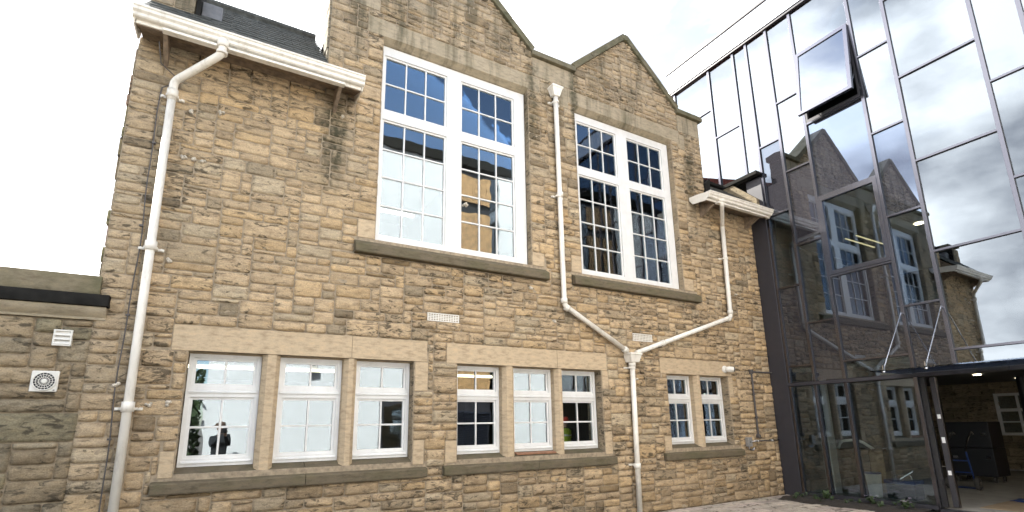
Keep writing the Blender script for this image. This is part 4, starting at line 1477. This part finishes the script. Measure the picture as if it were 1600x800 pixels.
# ------------------------------------------------------------------ things in the reception
FZ = .06
ht = thing("hand_truck", "blue two-wheeled sack truck with bent steel handles inside the doorway", "hand truck", (14.6, 5.3, FZ))
hx, hy = 14.5, 5.28
for s in (-1, 1):
    yy = hy + s * .17
    MB().tube(arc_path([(hx + .12, yy, FZ + .12), (hx - .02, yy, FZ + .62), (hx - .06, yy, FZ + .80)], .1), .017, 8).build("side_rail", M['blue'], ht)
    MB().tube(arc_path([(hx - .06, yy, FZ + .79), (hx + .10, yy, FZ + 1.02), (hx + .42, yy, FZ + 1.22), (hx + .52, yy + s * .0, FZ + 1.16)], .08), .015, 8).build("handle", M['steel'], ht)
    wh = bpy.data.objects.new("wheel", None); COL.objects.link(wh); wh.parent = ht
    WORLD[wh] = Vector((hx - .02, yy + s * .09, FZ + .13)); wh.location = WORLD[wh] - WORLD[ht]
    c = WORLD[wh]
    MB().tube([c + Vector((0, -.04, 0)), c + Vector((0, -.02, 0)), c + Vector((0, .02, 0)), c + Vector((0, .04, 0))], [.11, .13, .13, .11], 20).build("tyre", M['rubber'], wh)
    MB().tube([c + Vector((0, -.044, 0)), c + Vector((0, .044, 0))], .06, 16).build("rim", M['steel'], wh)
for z in (.35, .6):
    MB().tube([(hx + .05 - z * .08, hy - .17, FZ + z), (hx + .05 - z * .08, hy + .17, FZ + z)], .013, 8).build("crossbar", M['blue'], ht)
bx(hx + .10, hx + .38, hy - .2, hy + .2, FZ + .01, FZ + .022).build("toe_plate", M['blue'], ht)
ck_ = thing("flight_case", "tall black case on castors standing behind the sack truck", "case", (16.6, 5.65, FZ))
bx(16.2, 16.95, 5.2, 6.1, FZ + .14, FZ + .80).build("lower_box", M['navy'], ck_, bev=.015)
bx(16.2, 16.95, 5.2, 6.1, FZ + .806, FZ + 1.42).build("upper_box", M['navy'], ck_, bev=.015)
for z in (.55, 1.1):
    for y in (5.32, 5.95):
        bx(16.18, 16.205, y - .05, y + .05, FZ + z, FZ + z + .06).build("latch", M['steel'], ck_)
for y in (5.3, 6.0):
    for x in (16.3, 16.85):
        MB().tube([(x, y - .02, FZ + .07), (x, y + .02, FZ + .07)], .07, 12).build("castor", M['rubber'], ck_)
for i, (y0, lb) in enumerate(((3.55, "plywood panel leaning on the inner stone wall, nearer the sack truck"), (2.75, "darker brown board leaning at the right of the plywood panel"))):
    o = MB().prism([(18.9, FZ), (18.94, FZ), (19.4, FZ + 1.25), (19.36, FZ + 1.25)], 1, y0, y0 + (1.25 if i == 0 else .7)).build("leaning_board", M['ply'] if i == 0 else M['brown'])
    tag(o, lb, "board")
o = MB()
for i in range(9):
    for k in range(7):
        o.v.append((12.9 + i * .05 + random.uniform(-.01, .01), 3.75 + k * .05 + random.uniform(-.01, .01), FZ + .014 + .035 * abs(noise.noise(Vector((i * .7, k * .7, 3))))))
for i in range(8):
    for k in range(6):
        o.f.append((i * 7 + k, (i + 1) * 7 + k, (i + 1) * 7 + k + 1, i * 7 + k + 1))
co_ = o.build("cloth", M['blue'], smooth=True)
sm = co_.modifiers.new("thickness", 'SOLIDIFY'); sm.thickness = .006; sm.offset = 1
tag(co_, "small blue cloth dropped on the reception floor by the doorway", "cloth")
o = bx(11.7, 15.6, 2.1, 4.1, FZ + .001, FZ + .008).build("floor_board", M['board']); tag(o, "tan protection board laid flat on the reception floor", "board")
# behind the ground-floor glass
dk = thing("desk", "brown wooden desk with a curved screen behind the lower glass panes", "desk", (12.5, 6.5, FZ))
bx(12.1, 12.14, 5.95, 6.75, FZ, FZ + .86).build("front_panel", M['brown'], dk)
bx(12.1, 12.75, 5.90, 6.80, FZ + .862, FZ + .90).build("desk_top", M['brown'], dk, bev=.005)
bx(12.145, 12.7, 5.95, 5.99, FZ, FZ + .86).build("side_panel", M['ply'], dk)
bx(12.145, 12.7, 6.71, 6.75, FZ, FZ + .86).build("side_panel", M['brown'], dk)
MB().tube(arc_path([(12.2, 6.6, FZ + .90), (12.25, 6.55, FZ + 1.06), (12.3, 6.2, FZ + 1.10), (12.35, 5.95, FZ + .90)], .15), .03, 8).build("screen_rail", M['vinyl'], dk)
tb = thing("toolbox", "blue and black toolbox with tools on it, behind the widest lower pane", "toolbox", (12.0, 5.5, FZ))
bx(11.75, 12.1, 5.05, 5.55, FZ, FZ + .28).build("box", M['navy'], tb, bev=.015)
bx(11.73, 12.12, 5.03, 5.57, FZ + .283, FZ + .36).build("lid", M['blue'], tb, bev=.015)
MB().tube(arc_path([(11.92, 5.15, FZ + .36), (11.92, 5.15, FZ + .43), (11.92, 5.45, FZ + .43), (11.92, 5.45, FZ + .36)], .03), .012, 8).build("handle", M['steel'], tb)
MB().tube([(11.8, 5.3, FZ + .37), (11.9, 5.1, FZ + .52)], .015, 8).build("tool", M['steel'], tb)
bn = thing("bucket", "tall grey bin standing left of the blue toolbox behind glass", "bin", (11.75, 5.78, FZ))
MB().tube([(11.75, 5.75, FZ), (11.75, 5.75, FZ + .44), (11.75, 5.75, FZ + .45)], [.11, .14, .145], 20).build("body", M['plasterboard'], bn)
MB().tube([(11.75, 5.75, FZ + .451), (11.75, 5.75, FZ + .48)], [.15, .14], 20).build("lid", M['blue'], bn)

# ------------------------------------------------------------------ planting bed
bed = MB()
nb = 40
for i in range(nb + 1):
    for k in range(9):
        y = 4.45 + (6.9 - 4.45) * i / nb; x = 10.25 + (XG - .07 - 10.25) * k / 8
        e = min(k, 8 - k) / 4
        bed.v.append((x, y, .012 + .05 * min(1, e * 2) + .03 * noise.noise(Vector((x * 9, y * 9, 0)))))
for i in range(nb):
    for k in range(8):
        bed.f.append((i * 9 + k, (i + 1) * 9 + k, (i + 1) * 9 + k + 1, i * 9 + k + 1))
so_ = bed.build("flower_bed_soil", M['soil'], smooth=True); tag(so_, "dark soil", kind='structure')
rr = random.Random(17)
gc = MB()
for _ in range(20):
    x, y = rr.uniform(10.35, XG - .1), rr.uniform(4.5, 6.85)
    for q in range(7):
        t = rr.uniform(0, 6.28); l = rr.uniform(.04, .10); h = rr.uniform(.02, .09)
        dx, dy = math.cos(t), math.sin(t)
        gc.add([(x, y, .05), (x + dx * l * .5 - dy * .018, y + dy * l * .5 + dx * .018, .05 + h), (x + dx * l, y + dy * l, .05 + h * .7), (x + dx * l * .5 + dy * .018, y + dy * l * .5 - dx * .018, .05 + h)], [(0, 1, 2, 3)])
o = gc.build("ground_cover_leaves", M['leaf']); tag(o, "low green leaves in the bed at the foot of the glass", kind='stuff')
for i, (x, y, lb) in enumerate(((10.75, 5.35, "small plant with pale lilac flowers in the bed, middle of the glass"), (10.62, 4.75, "small plant with pale flowers in the bed, nearest the door"),
                                (10.8, 6.2, "leafy low plant in the bed, nearest the black corner panel"))):
    pl = thing("bed_plant", lb, "plant", (x, y, .05), "plants in the bed below the glass")
    lf = MB(); ft = MB()
    for q in range(26):
        t = rr.uniform(0, 6.28); l = rr.uniform(.07, .17); h = rr.uniform(.04, .17)
        dx, dy = math.cos(t), math.sin(t)
        lf.add([(x, y, .05), (x + dx * l * .5 - dy * .025, y + dy * l * .5 + dx * .025, .05 + h), (x + dx * l, y + dy * l, .05 + h * .75), (x + dx * l * .5 + dy * .025, y + dy * l * .5 - dx * .025, .05 + h)], [(0, 1, 2, 3)])
    lf.build("leaves", M['leaf'], pl)
    if i < 2:
        for q in range(6):
            t = rr.uniform(0, 6.28); l = rr.uniform(.03, .13)
            px, py_, pz = x + math.cos(t) * l, y + math.sin(t) * l, .05 + rr.uniform(.1, .18)
            for a in range(5):
                u = a * 1.2566
                ft.add([(px, py_, pz), (px + .022 * math.cos(u - .4), py_ + .022 * math.sin(u - .4), pz + .006), (px + .03 * math.cos(u), py_ + .03 * math.sin(u), pz + .004), (px + .022 * math.cos(u + .4), py_ + .022 * math.sin(u + .4), pz + .006)], [(0, 1, 2, 3)])
        ft.build("petals", M['petal'], pl)

# ================================================================== OPPOSITE SIDE (seen in the window reflections)
YO = -1.63
ob = thing("white_rendered_building", "white rendered building across the court with a larch-clad bay, mirrored in the windows", "building", (5.4, YO, 0))
bx(-.15, 7.245, YO - 4, YO, 0, 11.35).build("rendered_wall", M['render'], ob)
bx(9.1, XG + 1, YO - 4, YO, 0, 11.35).build("rendered_wall", M['render'], ob)
bx(7.25, 9.095, YO - 4, YO - .12, 0, 11.35).build("recess_wall", M['black'], ob)
bx(-.3, XG + 1, YO - 4.1, YO + .12, 11.352, 11.75).build("roof_edge", M['lead'], ob)
lb_ = MB(); rr = random.Random(4)
x = 7.26
while x < 8.7:
    for z0, z1 in ((2.45, 9.55), (9.95, 11.0)):
        bx(x, x + .09, YO - .10, YO - .03 + rr.uniform(0, .015), z0, z1).build("larch_board", M['larch'], ob)
    x += .098
bx(4.72, 5.5, YO + .002, YO + .03, .05, 2.4).build('dark_door', M['alu_dark'], ob)
bx(4.80, 5.42, YO + .034, YO + .04, .95, 2.3).build('door_glass', M['coat_glass'], ob)
bx(4.80, 5.42, YO + .034, YO + .04, .15, .85).build('door_glass', M['coat_glass'], ob)
MB().tube([(5.38, YO + .08, .9), (5.38, YO + .08, 1.4)], .02, 8).build('door_handle', M['steel'], ob)
lz = .25
while lz < 2.0:
    MB().prism([(YO - .055, lz), (YO - .02, lz + .01), (YO - .055, lz + .06)], 0, 7.35, 8.65).build('door_louvre', M['alu'], ob)
    lz += .075
bx(8.74, 9.05, YO - .1, YO - .06, .1, 11.1).build("tall_window", M['coat_glass'], ob)
bx(7.3, 8.7, YO - .1, YO - .06, .1, 2.4).build("dark_door", M['alu_dark'], ob)
fl = thing("flood_light", "black floodlight on the white rendered wall across the court", "floodlight", (2.6, YO, 3.3))
bx(2.45, 2.75, YO + .10, YO + .24, 3.25, 3.48).build("housing", M['black'], fl, bev=.02)
bx(2.47, 2.73, YO + .242, YO + .25, 3.27, 3.46).build("lens", M['vinyl'], fl)
bx(2.57, 2.63, YO + .001, YO + .10, 3.3, 3.4).build("arm", M['black'], fl)
# trees beyond the left end of that building
def tree(x, y, h, rad, label, seed):
    t = thing("broadleaf_tree", label, "tree", (x, y, 0), "trees across the court")
    rr = random.Random(seed)
    MB().tube([(x, y, 0), (x + .05, y, h * .3), (x, y + .1, h * .6)], [.16, .12, .07], 9).build("trunk", M['bark'], t)
    lm = MB()
    for q in range(6):
        a = q * 1.05 + rr.random()
        lm.tube([(x, y, h * rr.uniform(.3, .5)), (x + math.cos(a) * rad * .4, y + math.sin(a) * rad * .4, h * .65), (x + math.cos(a) * rad * .7, y + math.sin(a) * rad * .7, h * rr.uniform(.7, .9))], [.05, .035, .015], 6)
    lm.build("limb", M['bark'], t)
    lf = MB()
    cl = [(Vector((rr.gauss(0, .45) * rad, rr.gauss(0, .45) * rad, h * .50 + rr.gauss(0, .20) * h)), rr.uniform(.3, .6)) for _ in range(70)]
    for c, s in cl:
        for _ in range(70):
            p = Vector((x, y, 0)) + c + Vector((rr.gauss(0, s * .5), rr.gauss(0, s * .5), rr.gauss(0, s * .45)))
            u = Vector((rr.gauss(0, 1), rr.gauss(0, 1), rr.gauss(0, .6))).normalized() * .12
            v = u.cross(Vector((rr.gauss(0, 1), rr.gauss(0, 1), rr.gauss(0, 1)))).normalized() * .07
            lf.add([p - u, p + v, p + u, p - v], [(0, 1, 2, 3)])
    lf.build("crown", M['leaf'], t)
tree(-1.9, -2.6, 5.6, 1.5, "leafy tree across the court, nearer the white building", 1)
tree(-4.6, -2.9, 5.2, 1.6, "leafy tree across the court, farther from the white building", 2)


hd = thing("hedge", "tall dark clipped hedge across the court, at the end of the white building", "hedge", (-1.9, -2.6, 0))
hl = MB(); rr = random.Random(8)
for _ in range(9000):
    p = Vector((rr.uniform(-3.6, -.25), rr.uniform(-2.9, -2.3), rr.uniform(.05, 3.3)))
    u = Vector((rr.gauss(0, 1), rr.gauss(0, 1), rr.gauss(0, 1))).normalized() * .07
    v = u.cross(Vector((rr.gauss(0, 1), rr.gauss(0, 1), rr.gauss(0, 1)))).normalized() * .045
    hl.add([p - u, p + v, p + u, p - v], [(0, 1, 2, 3)])
hl.build("foliage", M['leaf'], hd)
for x in (-3.2, -2.4, -1.6, -.8):
    MB().tube([(x, -2.6, 0), (x, -2.6, 1.2), (x + .1, -2.6, 2.8)], [.06, .05, .02], 7).build("stem", M['bark'], hd)

# ------------------------------------------------------------------ people mirrored in the ground-floor windows
def person(name, label, x, y, face, top, legs, helmet=None, vest=None, holding=False):
    root = thing(name, label, "person", (x, y, 0))
    J = dict(pel=(0, 0, .95), ch=(0, 0, 1.22), sh=(0, .0, 1.42), nk=(0, .0, 1.50), hd=(0, .02, 1.58), ht=(0, .01, 1.74))
    pts = [J['pel'], J['ch'], J['sh'], J['nk'], J['hd'], J['ht']]
    rad = [(.17, .13), (.185, .14), (.165, .11), (.055, .06), (.08, .095), (.07, .08)]
    ed = [(0, 1), (1, 2), (2, 3), (3, 4), (4, 5)]
    for s in (-1, 1):
        b = len(pts)
        if holding:
            arm = [(s * .19, 0, 1.41), (s * .215, .08, 1.17), (s * .11, .28, 1.36), (s * .07, .34, 1.47)]
        else:
            arm = [(s * .19, 0, 1.41), (s * .25, -.02, 1.13), (s * .25, .08, .90), (s * .24, .11, .80)]
        pts += arm; rad += [(.075, .075), (.062, .062), (.045, .045), (.036, .03)]
        ed += [(2, b), (b, b + 1), (b + 1, b + 2), (b + 2, b + 3)]
        for k, ff in enumerate((-.03, -.01, .012, .032)):
            h = arm[3]; c = len(pts)
            d = Vector((0, .03, .05)) if holding else Vector((0, .012, -.07))
            pts += [(h[0] + ff, h[1] + d.y, h[2] + d.z), (h[0] + ff, h[1] + d.y * 1.4 + .01, h[2] + d.z * (1.5 + .1 * (k in (1, 2))))]
            rad += [(.010, .010), (.008, .008)]
            ed += [(b + 3, c), (c, c + 1)]
        c = len(pts)
        pts += [(arm[3][0] - s * .045, arm[3][1] + .02, arm[3][2] + (.02 if holding else -.03))]; rad += [(.011, .011)]; ed += [(b + 3, c)]
        b = len(pts)
        pts += [(s * .10, 0, .88), (s * .12, .02, .48), (s * .12, -.02, .09), (s * .13, .14, .04)]
        rad += [(.09, .09), (.065, .065), (.048, .05), (.045, .035)]
        ed += [(0, b), (b, b + 1), (b + 1, b + 2), (b + 2, b + 3)]
    me = bpy.data.meshes.new("body"); me.from_pydata(pts, ed, [])
    o = bpy.data.objects.new("body", me); COL.objects.link(o)
    sk = o.modifiers.new("skin", 'SKIN')
    for i, r_ in enumerate(rad):
        me.skin_vertices[0].data[i].radius = r_
    me.skin_vertices[0].data[0].use_root = True
    sb = o.modifiers.new("sub", 'SUBSURF'); sb.levels = 2; sb.render_levels = 2
    dg = bpy.context.evaluated_depsgraph_get()
    me2 = bpy.data.meshes.new_from_object(o.evaluated_get(dg))
    bpy.data.objects.remove(o)
    for mm in (top, legs, M['skin'], M['black']):
        me2.materials.append(mm)
    for p in me2.polygons:
        c = p.center
        hand = (c - Vector((math.copysign(.07 if holding else .24, c.x), .38 if holding else .11, 1.49 if holding else .76))).length < .10
        p.material_index = 2 if (c.z > 1.49 and abs(c.x) < .15 and c.y < .2) or hand else 3 if c.z < .1 else 1 if c.z < .93 and abs(c.x) < .22 else 0
        p.use_smooth = True
    # face: nose, brow and chin pulled out of the skin surface
    for v in me2.vertices:
        if v.co.z > 1.52 and v.co.y > .05:
            v.co.y += .022 * math.exp(-(v.co.x / .018) ** 2 - ((v.co.z - 1.615) / .03) ** 2)
    b_ = bpy.data.objects.new("body", me2); COL.objects.link(b_); b_.parent = root
    WORLD[b_] = WORLD[root]
    P = lambda q: Vector((x, y, 0)) + Vector(q)
    fc = MB()
    for s in (-1, 1):
        c = P((s * .032, .105, 1.645)); fc.tube([c, c + Vector((0, .012, 0))], .011, 8)
    c = P((0, .108, 1.565)); fc.box(c.x - .025, c.x + .025, c.y - .01, c.y + .004, c.z - .004, c.z + .004)
    fc.build("face_features", M['black'], root)
    er = MB()
    for s in (-1, 1):
        c = P((s * .088, .01, 1.63)); er.tube([c, c + Vector((s * .014, -.01, 0))], [.03, .022], 8)
    er.build("ear", M['skin'], root)
    if helmet:
        hb = MB()
        hb.tube([P((0, .01, 1.685)), P((0, .01, 1.72)), P((0, .01, 1.76)), P((0, .01, 1.80)), P((0, .01, 1.815))], [.122, .12, .108, .07, .02], 24)
        hb.tube([P((0, .055, 1.683)), P((0, .055, 1.692))], .13, 24)
        hb.build("helmet", helmet, root, smooth=True)
    else:
        hb = MB()
        hb.tube([P((0, -.012, 1.64)), P((0, -.012, 1.70)), P((0, -.008, 1.75)), P((0, -.005, 1.775))], [.098, .102, .085, .03], 20)
        hb.build("hair", M['brown'], root, smooth=True)
    if vest:
        vb = MB()
        ring = []
        prof = [(.92, .185, .145), (1.1, .185, .145), (1.25, .185, .145), (1.40, .19, .12), (1.455, .11, .10)]
        n = 28
        for z, rx, ry in prof:
            ring.append([P((rx * math.cos(2 * math.pi * k / n), ry * math.sin(2 * math.pi * k / n), z)) for k in range(n)])
        vb.add([q for g in ring for q in g], [(i * n + k, i * n + (k + 1) % n, (i + 1) * n + (k + 1) % n, (i + 1) * n + k) for i in range(len(prof) - 1) for k in range(n)])
        vo = vb.build("vest", vest, root, smooth=True)
        bd = MB()
        for z in (1.02, 1.18):
            bd.tube([P((0, 0, z)), P((0, 0, z + .05))], .187, 28, caps=False)
            bd.v = [(q[0], y + (q[1] - y) * .79, q[2]) for q in bd.v]
        bd.build("reflective_band", M['paper'], root)
    if holding:
        c = P((0, .42, 1.55))
        bx(c.x - .07, c.x + .07, c.y - .03, c.y + .04, c.z - .05, c.z + .05).build("camera_body", M['black'], root, bev=.01)
        MB().tube([c + Vector((0, .041, 0)), c + Vector((0, .12, 0))], .04, 16).build("camera_lens", M['black'], root)
    root.rotation_euler = (0, 0, face)
    return root


person("person", "person in a red helmet and yellow hi-vis vest, mirrored in a lower window", 10.6, .35, R(10), M['cloth_dark'], M['cloth_dark'], M['red'], M['hivis'])
person("person", "person in dark clothes holding up a camera, mirrored in the leftmost lower window", .25, -.75, R(-8), M['cloth_dark'], M['cloth_dark'], None, None, True)

for o in SC.objects:
    if o.type == 'MESH' and o.data.users == 1 and o.name.split('.')[0] in ("pipe", "swan_neck", "collar", "cable"):
        for p in o.data.polygons:
            p.use_smooth = len(p.vertices) == 4
